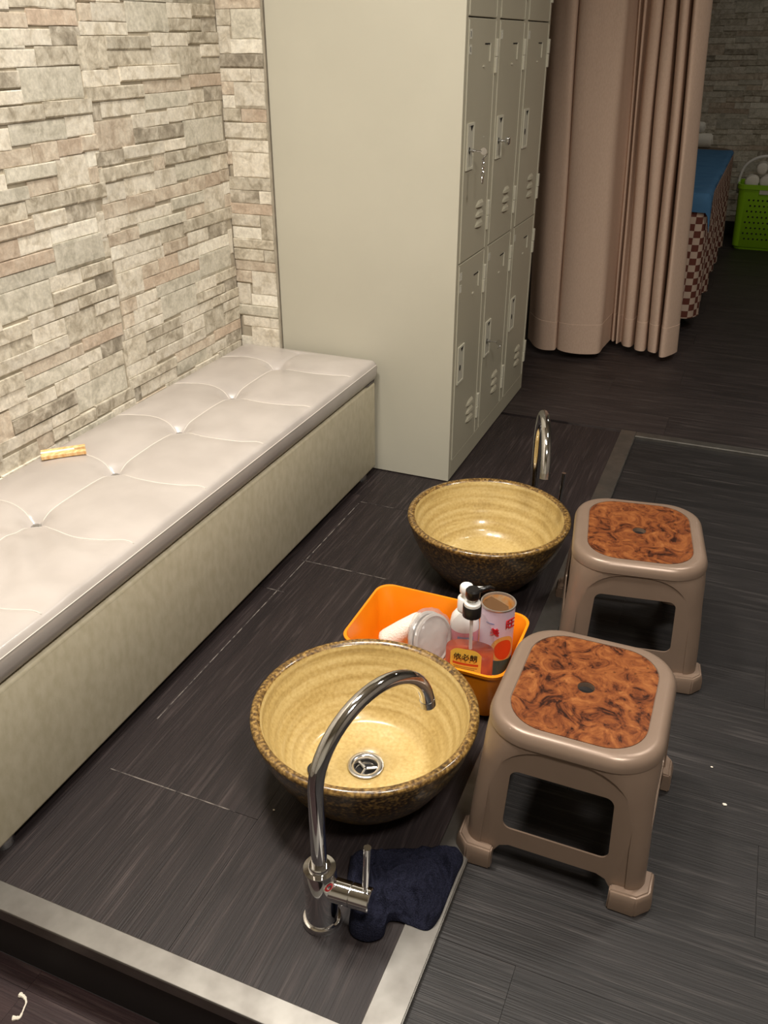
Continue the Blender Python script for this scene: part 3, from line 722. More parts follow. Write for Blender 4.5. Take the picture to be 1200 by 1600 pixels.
# keys left in three locks
def key(label, ci, ri, kind):
    X = LX1 + 0.002; y = cols[ci][0] + 0.022 + 0.022; z = zr[ri][0] + 0.238 + 0.048
    t = thing('locker_key', label, 'key', (X, y, z), 0, 'keys left in locker locks')
    bm = bmesh.new(); tube(bm, [(0, 0, 0), (0.012, 0, 0)], 0.0045, 12); obj('key_collar', bm, 'satin', t)
    if kind == 'knob':
        bm = bmesh.new(); tube(bm, [(0.012, 0, 0), (0.022, 0, 0)], 0.003, 10); obj('key_shaft', bm, 'satin', t)
        bm = bbox(0.020, 0.034, -0.006, 0.012, -0.011, 0.011, 0.005, 3); obj('key_head', bm, 'chrome', t, smooth=True)
    else:
        bm = bmesh.new(); tube(bm, [(0.012, 0, 0), (0.034, 0, 0)], 0.0022, 10); obj('key_shaft', bm, 'chrome', t)
        bm = bmesh.new(); loft(bm, [[(0.040 + 0.009 * math.cos(k * PI / 8), yy, 0.009 * math.sin(k * PI / 8)) for k in range(16)] for yy in (-0.001, 0.001)]); obj('key_head', bm, 'chrome', t)
        bm = bmesh.new(); pts = [(0.043 + 0.007 * math.cos(a), 0.007 * math.sin(a), -0.014 + 0.008 * math.cos(a)) for a in np.linspace(0, 2 * PI, 17)]; tube(bm, pts, 0.0009, 6); r = obj('key_ring', bm, 'chrome', t)
        if kind == 'chain':
            for k in range(4):
                bm = bmesh.new(); zc = -0.024 - 0.011 * k; pts = [(0.040 + (0.004 * math.cos(a) if k % 2 else 0), 0.004 * math.cos(a) if not k % 2 else 0, zc + 0.0075 * math.sin(a)) for a in np.linspace(0, 2 * PI, 13)]
                tube(bm, pts, 0.0011, 6); obj('chain_link', bm, 'chrome', t)
            bm = bmesh.new(); loft(bm, [[(xx, 0.006 * math.cos(k * PI / 6), -0.072 + 0.009 * math.sin(k * PI / 6)) for k in range(12)] for xx in (0.039, 0.041)]); obj('key_tag', bm, 'satin', t)
    return t
key('chrome key with dangling chain in the locker door nearest the bench', 0, 1, 'chain')
key('round chrome key knob in the middle upper locker door', 1, 1, 'knob')
key('chrome key with small ring in the middle lower locker door', 1, 0, 'ring')

# ------------------------------------------------------------------ curtain
cur = thing('privacy_curtain', 'dusty pink beige pleated curtain hanging beside the lockers', 'curtain', (-0.52, 3.7, 0))
SEC = [(-0.845, 3.72), (-0.80, 3.64), (-0.745, 3.60), (-0.702, 3.592), (-0.694, 3.625), (-0.684, 3.60), (-0.63, 3.592), (-0.56, 3.605), (-0.518, 3.635), (-0.512, 3.72), (-0.502, 3.83), (-0.488, 3.815), (-0.478, 3.85), (-0.468, 3.80), (-0.452, 3.83), (-0.436, 3.765), (-0.405, 3.76), (-0.392, 3.83), (-0.380, 3.745), (-0.345, 3.735), (-0.333, 3.82), (-0.322, 3.725), (-0.292, 3.715), (-0.282, 3.84), (-0.270, 3.70), (-0.245, 3.70), (-0.212, 3.77), (-0.222, 3.83)]
SP = catmull(SEC, 7)
def curtain_sheet(z0, z1, nz, off):
    bm = bmesh.new(); rows = []
    nrm = []
    for i in range(len(SP)):
        t = SP[min(i + 1, len(SP) - 1)] - SP[max(i - 1, 0)]; nrm.append(np.array([t[1], -t[0]]) / (np.hypot(*t) + 1e-9))
    for j in range(nz + 1):
        z = z0 + (z1 - z0) * j / nz; row = []
        s = 1 - 0.055 * z; amp = 1 - 0.10 * z
        for i, p in enumerate(SP):
            x = -0.515 + (p[0] + 0.515) * s - 0.042 * z; y = 3.70 + (p[1] - 3.70) * amp
            x += 0.006 * mnoise.noise((i * 0.11, z * 1.6, 0)); y += 0.012 * mnoise.noise((i * 0.09, z * 1.3, 5))
            zz = z + (0.010 * mnoise.noise((i * 0.05, 0, 9)) if j == 0 and z0 < 0.1 else 0)
            row.append(bm.verts.new((x + nrm[i][0] * off + 0.52, y + nrm[i][1] * off - 3.7, zz)))
        rows.append(row)
    for a, b in zip(rows, rows[1:]):
        for i in range(len(a) - 1): bm.faces.new((a[i], a[i + 1], b[i + 1], b[i]))
    return bm
def solid(o, th):
    md = o.modifiers.new('s', 'SOLIDIFY'); md.thickness = th; md.offset = 0; md.use_rim = False; return o
solid(obj('cloth_panel', curtain_sheet(0.149, 2.385, 60, 0.0), 'curtain', cur, smooth=True), 0.002)
solid(obj('hem', curtain_sheet(0.030, 0.150, 6, 0.0), 'curtain', cur, smooth=True), 0.0036)
SPB = []
for i, p in enumerate(SP):
    z = 0.150; x = -0.515 + (p[0] + 0.515) * (1 - 0.055 * z) - 0.042 * z; y = 3.70 + (p[1] - 3.70) * (1 - 0.10 * z)
    x += 0.006 * mnoise.noise((i * 0.11, z * 1.6, 0)); y += 0.012 * mnoise.noise((i * 0.09, z * 1.3, 5)); SPB.append((x + 0.52, y - 3.7, z))
bm = bmesh.new(); tube(bm, SPB, 0.0021, 6); obj('hem_stitching', bm, 'curtain', cur, smooth=True)
struct(obj('curtain_track', bbox(-1.42, 1.0, 3.68, 3.72, 2.385, 2.40), 'white_plastic'))

# ------------------------------------------------------------------ massage bed in the dim room
BEDX0, BEDX1, BEDY0, BEDY1, BEDZ = -0.92, -0.215, 4.22, 6.30, 0.60
bed = thing('massage_bed', 'massage bed with brown checked skirt behind the curtain', 'bed', ((BEDX0 + BEDX1) / 2, (BEDY0 + BEDY1) / 2, 0))
bdc = Vector(bed.location)
def bl(bm): bmesh.ops.translate(bm, vec=-bdc, verts=bm.verts[:]); return bm
bm = bmesh.new()
loft(bm, [[((BEDX0 + BEDX1) / 2 + a, (BEDY0 + BEDY1) / 2 + b, z) for a, b in rrect((BEDX1 - BEDX0) / 2 - ins, (BEDY1 - BEDY0) / 2 - ins, 0.08)] for z, ins in ((0.50, 0.01), (0.515, 0.0), (0.575, 0.0), (0.592, 0.006), (0.60, 0.03))])
shade_auto(obj('mattress', bl(bm), 'bed_vinyl', bed), 60)
for x in (BEDX0 + 0.06, BEDX1 - 0.06):
    for y in (BEDY0 + 0.08, BEDY1 - 0.08): obj('leg', bl(bbox(x - 0.025, x + 0.025, y - 0.025, y + 0.025, 0, 0.5)), 'bed_vinyl', bed)
def skirt():
    bm = bmesh.new(); uvl = bm.loops.layers.uv.new('uv'); P = []; s = 0.0
    n1, n2 = 60, 200
    for i in range(n1): P.append((BEDX0 + 0.02 + (BEDX1 - BEDX0 - 0.05) * i / (n1 - 1), BEDY0, 0, -1))
    for i in range(1, 7): a = -PI / 2 + PI / 2 * i / 7; P.append((BEDX1 - 0.03 + 0.03 * math.cos(a), BEDY0 + 0.03 + 0.03 * math.sin(a), math.cos(a), math.sin(a)))
    for i in range(n2): P.append((BEDX1, BEDY0 + 0.03 + (BEDY1 - BEDY0 - 0.1) * i / (n2 - 1), 1, 0))
    zs = [0.596, 0.585, 0.55, 0.45, 0.35, 0.25, 0.15, 0.055]; rows = []; S = [0]
    for a, b in zip(P, P[1:]): S.append(S[-1] + math.hypot(b[0] - a[0], b[1] - a[1]) * 1.15)
    for z in zs:
        row = []; k = (0.596 - z) / 0.54
        for i, (x, y, nx, ny) in enumerate(P):
            off = (0.006 if z < 0.59 else -0.012) + k * (0.012 + 0.020 * math.sin(S[i] * 23) + 0.008 * math.sin(S[i] * 9 + 1))
            row.append(bm.verts.new((x + nx * off, y + ny * off, z)))
        rows.append(row)
    for j in range(len(zs) - 1):
        for i in range(len(P) - 1):
            f = bm.faces.new((rows[j + 1][i], rows[j + 1][i + 1], rows[j][i + 1], rows[j][i]))
            for lp, (ii, jj) in zip(f.loops, ((i, j + 1), (i + 1, j + 1), (i + 1, j), (i, j))): lp[uvl].uv = (S[ii] / 0.030, zs[jj] / 0.030)
    return bm
solid(obj('skirt', bl(skirt()), 'check', bed, smooth=True), 0.002)
# blue sheet with a corner hanging over the front edge
def sheet():
    bm = bmesh.new(); nx, ny = 40, 60; rows = []
    x0, x1, y0, y1 = BEDX0 + 0.02, BEDX1 + 0.10, BEDY0 - 0.10, 6.05
    for j in range(ny + 1):
        row = []
        for i in range(nx + 1):
            x = x0 + (x1 - x0) * i / nx; y = y0 + (y1 - y0) * j / ny
            ex = max(0, x - (BEDX1 + 0.004)); ey = max(0, (BEDY0 - 0.006) - y)
            lim = 0.012 + 0.075 * max(0, 1 - (y - y0) / 0.28)   # only the corner drops over the side
            ex = min(ex, lim); 
            z = 0.607 + 0.002 * mnoise.noise((x * 12, y * 9, 0)) - ex * 0.95 - ey * 0.8
            xx = min(x, BEDX1 + 0.010 + 0.02 * ex / 0.1); yy = max(y, BEDY0 - 0.012 - 0.08 * ey)
            row.append(bm.verts.new((xx, yy, z)))
        rows.append(row)
    for a, b in zip(rows, rows[1:]):
        for i in range(nx): bm.faces.new((a[i], a[i + 1], b[i + 1], b[i]))
    return bm
sh = tag(obj('bed_sheet', sheet(), 'blue_sheet', smooth=True), 'plain blue sheet spread over the massage bed', 'sheet'); solid(sh, 0.003)
def towel_roll(label, c, r, L, group, along='x', mt='white_terry', name='rolled_towel'):
    t = thing(name, label, 'towel', c, 0 if along == 'x' else PI / 2, group)
    bm = bmesh.new(); pts = []
    for k in range(46):
        a = k / 45 * 5 * PI; rr = r * (0.2 + 0.8 * k / 45); pts.append((rr * math.cos(a), rr * math.sin(a)))
    body = [(r * (1 + 0.04 * math.sin(3 * a + 1)) * math.cos(a), r * (1 + 0.04 * math.sin(3 * a + 1)) * math.sin(a)) for a in np.linspace(0, 2 * PI, 25)[:-1]]
    loft(bm, [[(x, a * s, b * s + r) for a, b in body] for x, s in ((-L / 2, 0.7), (-L / 2 + 0.006, 0.94), (-L / 2 + 0.015, 1), (0, 1.03), (L / 2 - 0.015, 1), (L / 2 - 0.006, 0.94), (L / 2, 0.7))])
    ro = obj('roll', bm, mt, t, smooth=True)
    bm = bmesh.new(); tube(bm, [(L / 2 + 0.001, a * 0.8, b * 0.8 + r) for a, b in pts], r * 0.07, 6); obj('spiral_edge', bm, mt, t)
    return t
towel_roll('white rolled towel lying on the head end of the massage bed', (-0.50, 6.22, 0.602), 0.042, 0.30, 'rolled towels on the bed')
towel_roll('smaller white rolled towel on top of another on the massage bed', (-0.535, 6.215, 0.688), 0.032, 0.26, 'rolled towels on the bed')

# ------------------------------------------------------------------ green basket with towels
bx0, by0 = 0.045, 6.33
bas = thing('laundry_basket', 'lime green perforated plastic basket with white handle on the floor', 'basket', (bx0, by0, 0))
def bloop(z, ins=0.0): k = z / 0.40; return [(a, b, z) for a, b in rrect(0.165 + 0.022 * k - ins, 0.115 + 0.02 * k - ins, 0.045, 6)]
bm = bmesh.new()
loft(bm, [bloop(0.012, 0.01), bloop(0.02), bloop(0.37), bloop(0.372, -0.008), bloop(0.40, -0.008), bloop(0.40, 0.004), bloop(0.37, 0.006), bloop(0.03, 0.006), bloop(0.024, 0.012)])
shade_auto(obj('basket_body', bm, 'lime', bas), 50)
bm = bmesh.new(); loft(bm, [bloop(0.0, 0.012), bloop(0.012, 0.008)]); obj('basket_base', bm, 'lime', bas)
bm = bmesh.new()
for r in range(8):
    z = 0.07 + 0.034 * r; hx = 0.165 + 0.022 * z / 0.4; hy = 0.115 + 0.02 * z / 0.4
    for k in range(10):
        u = -0.125 + 0.027 * k + (0.0135 if r % 2 else 0)
        if abs(u) < 0.125: tube(bm, [(u, -hy - 0.0008, z), (u, -hy + 0.004, z)], 0.006, 8)
    for k in range(6):
        u = -0.07 + 0.027 * k + (0.0135 if r % 2 else 0)
        if abs(u) < 0.08: tube(bm, [(-hx - 0.0008, u, z), (-hx + 0.004, u, z)], 0.006, 8)
ho = obj('vent_holes', bm, 'gap', bas); ho['kind'] = 'stuff'
bm = bmesh.new(); tube(bm, catmull([(-0.192, 0.0, 0.33), (-0.194, -0.01, 0.42), (-0.17, -0.02, 0.50), (-0.10, -0.03, 0.55), (0, -0.03, 0.56), (0.10, -0.03, 0.55), (0.17, -0.02, 0.50), (0.194, -0.01, 0.42), (0.192, 0, 0.33)], 6), 0.009, 10)
obj('handle', bm, 'white_plastic', bas, smooth=True)
bm = bbox(-0.06, 0.06, -0.139, -0.134, 0.345, 0.372, 0.002); obj('grip_tab', bm, 'locker_trim', bas)
for k, (a, b, z, r, lb) in enumerate(((-0.115, -0.03, 0.365, 0.042, 'leftmost rolled white towel in the green basket'), (-0.03, -0.035, 0.37, 0.040, 'second rolled white towel in the green basket'), (0.06, -0.03, 0.365, 0.042, 'rightmost rolled white towel in the green basket'), (-0.07, 0.02, 0.452, 0.034, 'rolled white towel topmost in the green basket'))):
    towel_roll(lb, (bx0 + a, by0 + b, z), r, 0.15, 'rolled towels in the basket', 'y')

# ------------------------------------------------------------------ basins
def basin(label, loc_, rz):
    t = thing('foot_basin', label, 'basin', loc_, rz, 'ceramic foot basins on the floor')
    H = 0.172; R = 0.2
    out = [(0.0, 0.0), (0.104, 0.0), (0.110, 0.004), (0.122, 0.018), (0.150, 0.052), (0.172, 0.090), (0.187, 0.124), (0.195, 0.150), (0.1975, 0.161)]
    rim = [(0.1975, 0.161), (0.2005, 0.166), (0.200, 0.1715), (0.195, 0.1745), (0.188, 0.1742), (0.1835, 0.170)]
    inn = [(0.1835, 0.170), (0.180, 0.158), (0.170, 0.132), (0.157, 0.104), (0.143, 0.078), (0.128, 0.056), (0.114, 0.042), (0.098, 0.0375), (0.06, 0.0345), (0.028, 0.033), (0.0265, 0.031), (0.0265, 0.012), (0, 0.012)]
    inn = [(r + (0.0012 * math.sin(z * 260) if 0.05 < z < 0.165 else 0), z) for r, z in [tuple(p) for p in catmull([np.array(q) for q in inn[:9]], 4)]] + inn[9:]
    bm = bmesh.new(); lathe(bm, out, 80); obj('outer_shell', bm, 'glaze_out', t, smooth=True)
    bm = bmesh.new(); lathe(bm, rim, 80); obj('rim', bm, 'glaze_rim', t, smooth=True)
    bm = bmesh.new(); lathe(bm, inn, 80); obj('bowl_inside', bm, 'glaze_in', t, smooth=True)
    bm = bmesh.new(); lathe(bm, [(0.031, 0.0330), (0.0335, 0.0360), (0.0325, 0.0375), (0.0235, 0.0368), (0.0215, 0.034), (0.0205, 0.026), (0.020, 0.018), (0, 0.018)], 40)
    d = obj('drain', bm, 'satin', t, smooth=True)
    for k in range(3):
        a = 2 * PI * k / 3 + 0.5; bm = bmesh.new(); tube(bm, [(0.002 * math.cos(a), 0.002 * math.sin(a), 0.027), (0.0205 * math.cos(a), 0.0205 * math.sin(a), 0.027)], 0.0030, 8); obj('drain_bar', bm, 'satin', d)
    bm = bmesh.new(); lathe(bm, [(0, 0.0195), (0.0198, 0.0195)], 24); obj('drain_hole', bm, 'gap', d)
    return t
basin('gold glazed ceramic basin under the nearer arched tap', (-0.477, 1.063, 0), 0)
basin('gold glazed ceramic basin next to the lockers', (-0.477, 1.826, 0), 0.9)

rs = thing('rubber_stopper', 'black rubber stopper lying in the nearer basin behind the tap', 'stopper', (-0.550, 1.011, 0.0385))
bm = bmesh.new(); lathe(bm, [(0, 0), (0.0145, 0), (0.0175, 0.006), (0.0175, 0.0095), (0.0165, 0.0105), (0, 0.0105)], 28); shade_auto(obj('stopper_disc', bm, 'rubber', rs))
bm = bmesh.new(); tube(bm, [(0.005 * math.cos(q), 0, 0.0125 + 0.005 * math.sin(q)) for q in np.linspace(0, 2 * PI, 17)], 0.0009, 6); obj('pull_ring', bm, 'chrome', rs)

# ------------------------------------------------------------------ taps
def tap(label, loc_, spout_dir, lever_dir):
    t = thing('basin_tap', label, 'tap', loc_, 0, 'chrome basin taps')
    bm = bmesh.new(); lathe(bm, [(0, 0), (0.0305, 0), (0.031, 0.004), (0.029, 0.009), (0.026, 0.010), (0, 0.010)], 40); shade_auto(obj('base_flange', bm, 'chrome', t))
    bm = bmesh.new(); lathe(bm, [(0, 0.008), (0.0255, 0.008), (0.0255, 0.117), (0.0245, 0.119), (0.0165, 0.1195), (0.0165, 0.124), (0.0145, 0.127), (0, 0.127)], 40)
    b = shade_auto(obj('body', bm, 'chrome', t))
    d = Vector((spout_dir[0], spout_dir[1], 0)).normalized(); r = 0.120; z0 = 0.272
    pts = [Vector((0, 0, z)) for z in (0.118, 0.17, 0.22)] + [d * (r - r * math.cos(a)) + Vector((0, 0, z0 + r * math.sin(a) * 0.95)) for a in np.linspace(0, PI * 0.955, 26)]
    e = pts[-1]; ed = (pts[-1] - pts[-2]).normalized(); pts += [e + ed * 0.006]
    bm = bmesh.new(); tube(bm, pts, 0.0118, 24); s = shade_auto(obj('spout', bm, 'chrome', t))
    bm = bmesh.new(); tube(bm, [e - ed * 0.006, e + ed * 0.008], 0.0124, 24); shade_auto(obj('aerator', bm, 'satin', s))
    q = Vector((lever_dir[0], lever_dir[1], 0)).normalized(); z = 0.078
    bm = bmesh.new(); tube(bm, [q * 0.008 + Vector((0, 0, z)), q * 0.049 + Vector((0, 0, z))], 0.0185, 32); vb = shade_auto(obj('valve_body', bm, 'chrome', t))
    bm = bmesh.new(); tube(bm, [q * 0.0485 + Vector((0, 0, z)), q * 0.051 + Vector((0, 0, z))], 0.0168, 32); shade_auto(obj('valve_groove', bm, 'satin', vb))
    bm = bmesh.new(); tube(bm, [q * 0.051 + Vector((0, 0, z)), q * 0.080 + Vector((0, 0, z)), q * 0.0815 + Vector((0, 0, z))], [0.0185, 0.0185, 0.017], 32); cp = shade_auto(obj('valve_cap', bm, 'chrome', t))
    bm = bmesh.new(); tube(bm, [q * 0.071 + Vector((0, 0, z + 0.012)), q * 0.073 + Vector((0, 0, z + 0.030)), q * 0.073 + Vector((0, 0, z + 0.031)), q * 0.0765 + Vector((0, 0, z + 0.112))], [0.0035, 0.0035, 0.0052, 0.0058], 16); shade_auto(obj('lever', bm, 'chrome', t))
    # round sticker with a red ring on the body
    al = math.atan2(q.y, q.x) - 0.62; bm = bmesh.new(); cl_ = bmesh.new()
    def on(u, v, rr): a = al + u / 0.0255; return (rr * math.cos(a), rr * math.sin(a), 0.1 + v)
    for bmm, ra, rb, off in ((bm, 0.0, 0.0095, 0.0258), (cl_, 0.0042, 0.0072, 0.0261)):
        A = [bmm.verts.new(on(ra * math.cos(k * PI / 10), ra * math.sin(k * PI / 10), off)) for k in range(20)] if ra else None
        B = [bmm.verts.new(on(rb * math.cos(k * PI / 10), rb * math.sin(k * PI / 10), off)) for k in range(20)]
        if A:
            for k in range(20): bmm.faces.new((A[k], B[k], B[(k + 1) % 20], A[(k + 1) % 20]))
        else: bmm.faces.new(B)
    st = obj('sticker', bm, 'sticker', b); obj('red_ring', cl_, 'red', st)
    return t
tap('arched chrome tap standing beside the navy towel', (-0.424, 0.772, 0.0), (0.085, 0.222), (1, 0.06))
tap('arched chrome tap behind the basin near the lockers', (-0.425, 2.085, 0.0), (0.07, -0.225), (1, 0.05))

# ------------------------------------------------------------------ stools
SH_ = 0.282
def stool():
    t = thing('plastic_stool', '', 'stool', (0, 0, 0), 0, 'taupe plastic stools')
    def half(z): k = 1 - z / SH_; return 0.1375 + 0.0135 * k, 0.150 + 0.0165 * k
    def lp(z, ins=0.0, rr=0.062): a, b = half(z); return [(x, y, z) for x, y in rrect(a - ins, b - ins, max(0.01, rr - ins), 10)]
    def rad(z): return 0.030 + 0.042 * min(1, max(0, (z - 0.10) / 0.16))
    bm = bmesh.new()
    zs = [0.012, 0.05, 0.09, 0.13, 0.17, 0.20, 0.23]
    loops = [lp(z, 0.003, rad(z)) for z in zs] + [lp(0.250, 0.0030, 0.074), lp(0.2572, 0.0030, 0.078), lp(0.2580, 0.0010, 0.080), lp(0.266, 0.0010, 0.080), lp(0.273, 0.003, 0.080), lp(0.2785, 0.0065, 0.080), lp(0.2812, 0.011, 0.080), lp(SH_, 0.017, 0.080)]
    loft(bm, loops); body = obj('seat_shell', bm, 'stool', t)
    cut = []
    bm = bmesh.new(); loft(bm, [lp(z, 0.0085, rad(z)) for z in [-0.02] + zs] + [lp(0.252, 0.0085, 0.078), lp(0.262, 0.0085, 0.082), lp(0.272, 0.018, 0.084)]); cut.append(obj('c', bm, None))
    def side_cut(axis, pts2, depth0, depth1, sides=(-1, 1)):
        for s in sides:
            bm = bmesh.new()
            if axis == 'y': prism(bm, pts2, lambda a, b: (a, s * depth0(b), b), lambda a, b: (a, s * depth1(b), b))
            else: prism(bm, pts2, lambda a, b: (s * depth0(b), a, b), lambda a, b: (s * depth1(b), a, b))
            cut.append(obj('c', bm, None))
    def rr2(x0, x1, z0, z1, r, taper=0.0):
        P = rrect((x1 - x0) / 2, (z1 - z0) / 2, r, 6); zc = (z0 + z1) / 2
        return [(a * (1 + taper * (-b) / (z1 - z0)) + (x0 + x1) / 2, b + zc) for a, b in P]
    for axis, i in (('y', 1), ('x', 0)):
        w = 0.083 if axis == 'y' else 0.094
        side_cut(axis, rr2(-w, w, 0.086, 0.206, 0.014, 0.06), lambda b: 0.05, lambda b: 0.25)
        gp = [(-w - 0.018, -0.03), (w + 0.018, -0.03), (w + 0.012, 0.030), (w + 0.003, 0.045), (w - 0.012, 0.051), (-w + 0.012, 0.051), (-w - 0.003, 0.045), (-w - 0.012, 0.030)]
        side_cut(axis, gp, lambda b: 0.05, lambda b: 0.25)
        # shallow arched panel around the opening
        ww = w + 0.031; arch = [(-ww - 0.008, -0.02), (ww + 0.008, -0.02)] + [(ww * math.copysign(abs(math.cos(a)) ** 0.72, math.cos(a)), 0.12 + 0.136 * abs(math.sin(a)) ** 0.72) for a in np.linspace(0, PI, 25)]
        side_cut(axis, arch, lambda b, i=i: half(b)[i] - 0.0055, lambda b: 0.25)
    bm = bmesh.new(); lathe(bm, [(0, 0.2), (0.0138, 0.2), (0.0138, 0.3), (0, 0.3)], 24); cut.append(obj('c', bm, None))
    bm = bmesh.new(); loft(bm, [[(a, b, z) for a, b in rrect(0.1085, 0.1275, 0.0655, 10)] for z in (SH_ - 0.0015, SH_ + 0.01)]); cut.append(obj('c', bm, None))
    boolean(body, cut); shade_auto(body, 32)
    # inlay with a hole
    bm = bmesh.new(); A0 = rrect(0.107, 0.126, 0.064, 10); A = []
    for p, q in zip(A0, A0[1:] + A0[:1]):
        m = max(1, int(math.hypot(p[0] - q[0], p[1] - q[1]) / 0.008)); A += [(p[0] + (q[0] - p[0]) * k / m, p[1] + (q[1] - p[1]) * k / m) for k in range(m)]
    B = [(0.0140 * x / math.hypot(x, y), 0.0140 * y / math.hypot(x, y)) for x, y in A]
    loft(bm, [[(a, b, SH_ - 0.0014) for a, b in A], [(a, b, SH_ - 0.0001) for a, b in A], [(a, b, SH_ - 0.0001) for a, b in B], [(a, b, SH_ - 0.0014) for a, b in B]], close=True)
    obj('burl_inlay', bm, 'burl', t)
    # corner feet: an L of half-round boots
    hx, hy = half(0.01)
    for sx in (-1, 1):
        for sy in (-1, 1):
            P = [(hx - 0.055, hy + 0.010), (hx - 0.012, hy + 0.011), (hx + 0.011, hy - 0.012), (hx + 0.010, hy - 0.055), (hx - 0.008, hy - 0.055), (hx - 0.014, hy - 0.022), (hx - 0.022, hy - 0.014), (hx - 0.055, hy - 0.008)]
            ctr = (hx - 0.012, hy - 0.012); loops = []
            for z, k in ((0.0, 0.97), (0.003, 1.0), (0.016, 1.0), (0.028, 0.93), (0.036, 0.80), (0.040, 0.62)):
                L = []
                for idx, (a, b) in enumerate(P):
                    if idx < 4:
                        ka, kb = a - (a - (hx - 0.002)) * (1 - k) if idx in (2, 3) else a, b - (b - (hy - 0.002)) * (1 - k) if idx in (0, 1) else b
                        if idx == 1: kb = b - (b - hy) * (1 - k) * 1.6; 
                        if idx == 2: ka = a - (a - hx) * (1 - k) * 1.6
                        a, b = ka, kb
                    L.append((sx * a, sy * b, z))
                loops.append(L)
            bm = bmesh.new(); loft(bm, loops); bmesh.ops.bevel(bm, geom=[e for e in bm.edges if e.calc_face_angle(0) > 0.5], offset=0.0025, segments=2, affect='EDGES'); shade_auto(obj('foot', bm, 'stool', t), 40)
    return t
st1 = stool(); st1['label'] = 'taupe plastic stool with burl wood top, nearest the camera'
st2 = copy_tree(st1); st2['label'] = 'taupe plastic stool with burl wood top beside the farther basin'
st1.location = (-0.1165, 1.142, SUNK); st2.location = (-0.110, 1.70, SUNK); st2.rotation_euler = (0, 0, math.radians(9))

# ------------------------------------------------------------------ orange box and its contents
OX0, OX1, OY0, OY1, OZ = -0.632, -0.288, 1.287, 1.512, 0.122
ob = thing('plastic_box', 'orange plastic storage box between the two basins', 'box', ((OX0 + OX1) / 2, (OY0 + OY1) / 2, 0))
def ol(z, ins): k = 1 - z / OZ; return [(a, b, z) for a, b in rrect((OX1 - OX0) / 2 - 0.010 * k - ins, (OY1 - OY0) / 2 - 0.018 * k - ins, 0.035, 8)]
bm = bmesh.new(); loft(bm, [ol(0.0, 0.006), ol(0.004, 0.001), ol(OZ - 0.008, 0.0), ol(OZ - 0.007, -0.003), ol(OZ, -0.003), ol(OZ + 0.0005, 0.002), ol(OZ - 0.004, 0.003), ol(0.008, 0.004), ol(0.004, 0.01)])
o = obj('box_shell', bm, 'orange', ob)
bm = bmesh.new(); loft(bm, [[(x, a, b + 0.085) for a, b in rrect(0.026, 0.0095, 0.009, 5)] for x in (-0.3, 0.3)]); boolean(o, [obj('c', bm, None)]); shade_auto(o, 40)
def in_box(name, label, cat, x, y, z=0.0045, rz=0.0): return thing(name, label, cat, (x, y, z), rz)
# hand wash bottle
hb = in_box('pump_bottle', 'clear pump bottle of amber soap with yellow label in the orange box', 'bottle', -0.374, 1.352, 0.0045, 0.12)
def ell(z, a, b): return [(a * math.copysign(abs(math.cos(q)) ** 0.8, math.cos(q)), b * math.copysign(abs(math.sin(q)) ** 0.8, math.sin(q)), z) for q in np.linspace(0, 2 * PI, 49)[:-1]]
prof = [(0.0, 0.045), (0.006, 0.0485), (0.06, 0.0495), (0.13, 0.049), (0.158, 0.046), (0.180, 0.038), (0.195, 0.027), (0.203, 0.0155), (0.212, 0.0145)]
bm = bmesh.new(); loft(bm, [ell(z, a, min(a, 0.029)) for z, a in prof]); obj('bottle_shell', bm, 'clear', hb, smooth=True)
bm = bmesh.new(); loft(bm, [ell(0.002, 0.042, 0.026), ell(0.006, 0.0470, 0.0278), ell(0.06, 0.0480, 0.0278), ell(0.122, 0.0477, 0.0278)]); obj('soap', bm, 'amber', hb, smooth=True)
def on_bottle(u, z, off):   # front face of the flattened bottle
    a = max(-0.999, min(0.999, u / 0.0497)); yv = 0.029 * (1 - abs(a) ** 2.5) ** (1 / 2.5)
    return (u, -(yv + off), z)
def curved(w, z0, z1, off, round_top=0.0, fn=on_bottle, nx=14, nz=10, u0=0.0):
    bm = bmesh.new(); g = []
    for j in range(nz + 1):
        row = []
        for i in range(nx + 1):
            u = -w + 2 * w * i / nx; zt = z1 - round_top * (abs(u) / w) ** 4; z = z0 + (zt - z0) * j / nz
            row.append(bm.verts.new(fn(u + u0, z, off)))
        g.append(row)
    for a, b in zip(g, g[1:]):
        for i in range(nx): bm.faces.new((a[i], a[i + 1], b[i + 1], b[i]))
    return bm
lab = obj('label_front', curved(0.0315, 0.03, 0.141, 0.0006, 0.014, u0=-0.003), 'label', hb)
obj('red_band', curved(0.026, 0.1015, 0.1065, 0.0009, u0=-0.003), 'redbar', lab)
for k, zz in enumerate((0.0955, 0.0915, 0.0875, 0.080, 0.076, 0.072, 0.060)):
    obj('text_line', curved(0.024 - 0.003 * (k % 3), zz, zz + 0.0014, 0.0009, u0=-0.003 - 0.002 * (k % 3)), 'label_ink', lab)
for k in range(5): obj('printed_mark', curved(0.0013, 0.1095, 0.1118, 0.0009, nx=2, nz=1, u0=-0.021 + 0.009 * k), 'label_ink', lab)
tm = lambda x, y, z: Matrix.Translation((x, y, z)) @ Matrix.Rotation(PI / 2, 4, 'X')
text('label_lettering', '依必朗', 0.0165, 'ink', lab, tm(-0.003, -0.0302, 0.1205), 0.0005)
bm = bmesh.new(); lathe(bm, [(0, 0.204), (0.0185, 0.204), (0.0185, 0.227), (0.0175, 0.2285), (0, 0.2285)], 32); shade_auto(obj('collar', bm, 'black_plastic', hb))
bm = bmesh.new(); lathe(bm, [(0.0165, 0.228), (0.0165, 0.234), (0.015, 0.236), (0.0065, 0.2365), (0.0065, 0.250), (0, 0.250)], 32); shade_auto(obj('pump_neck', bm, 'white_plastic', hb))
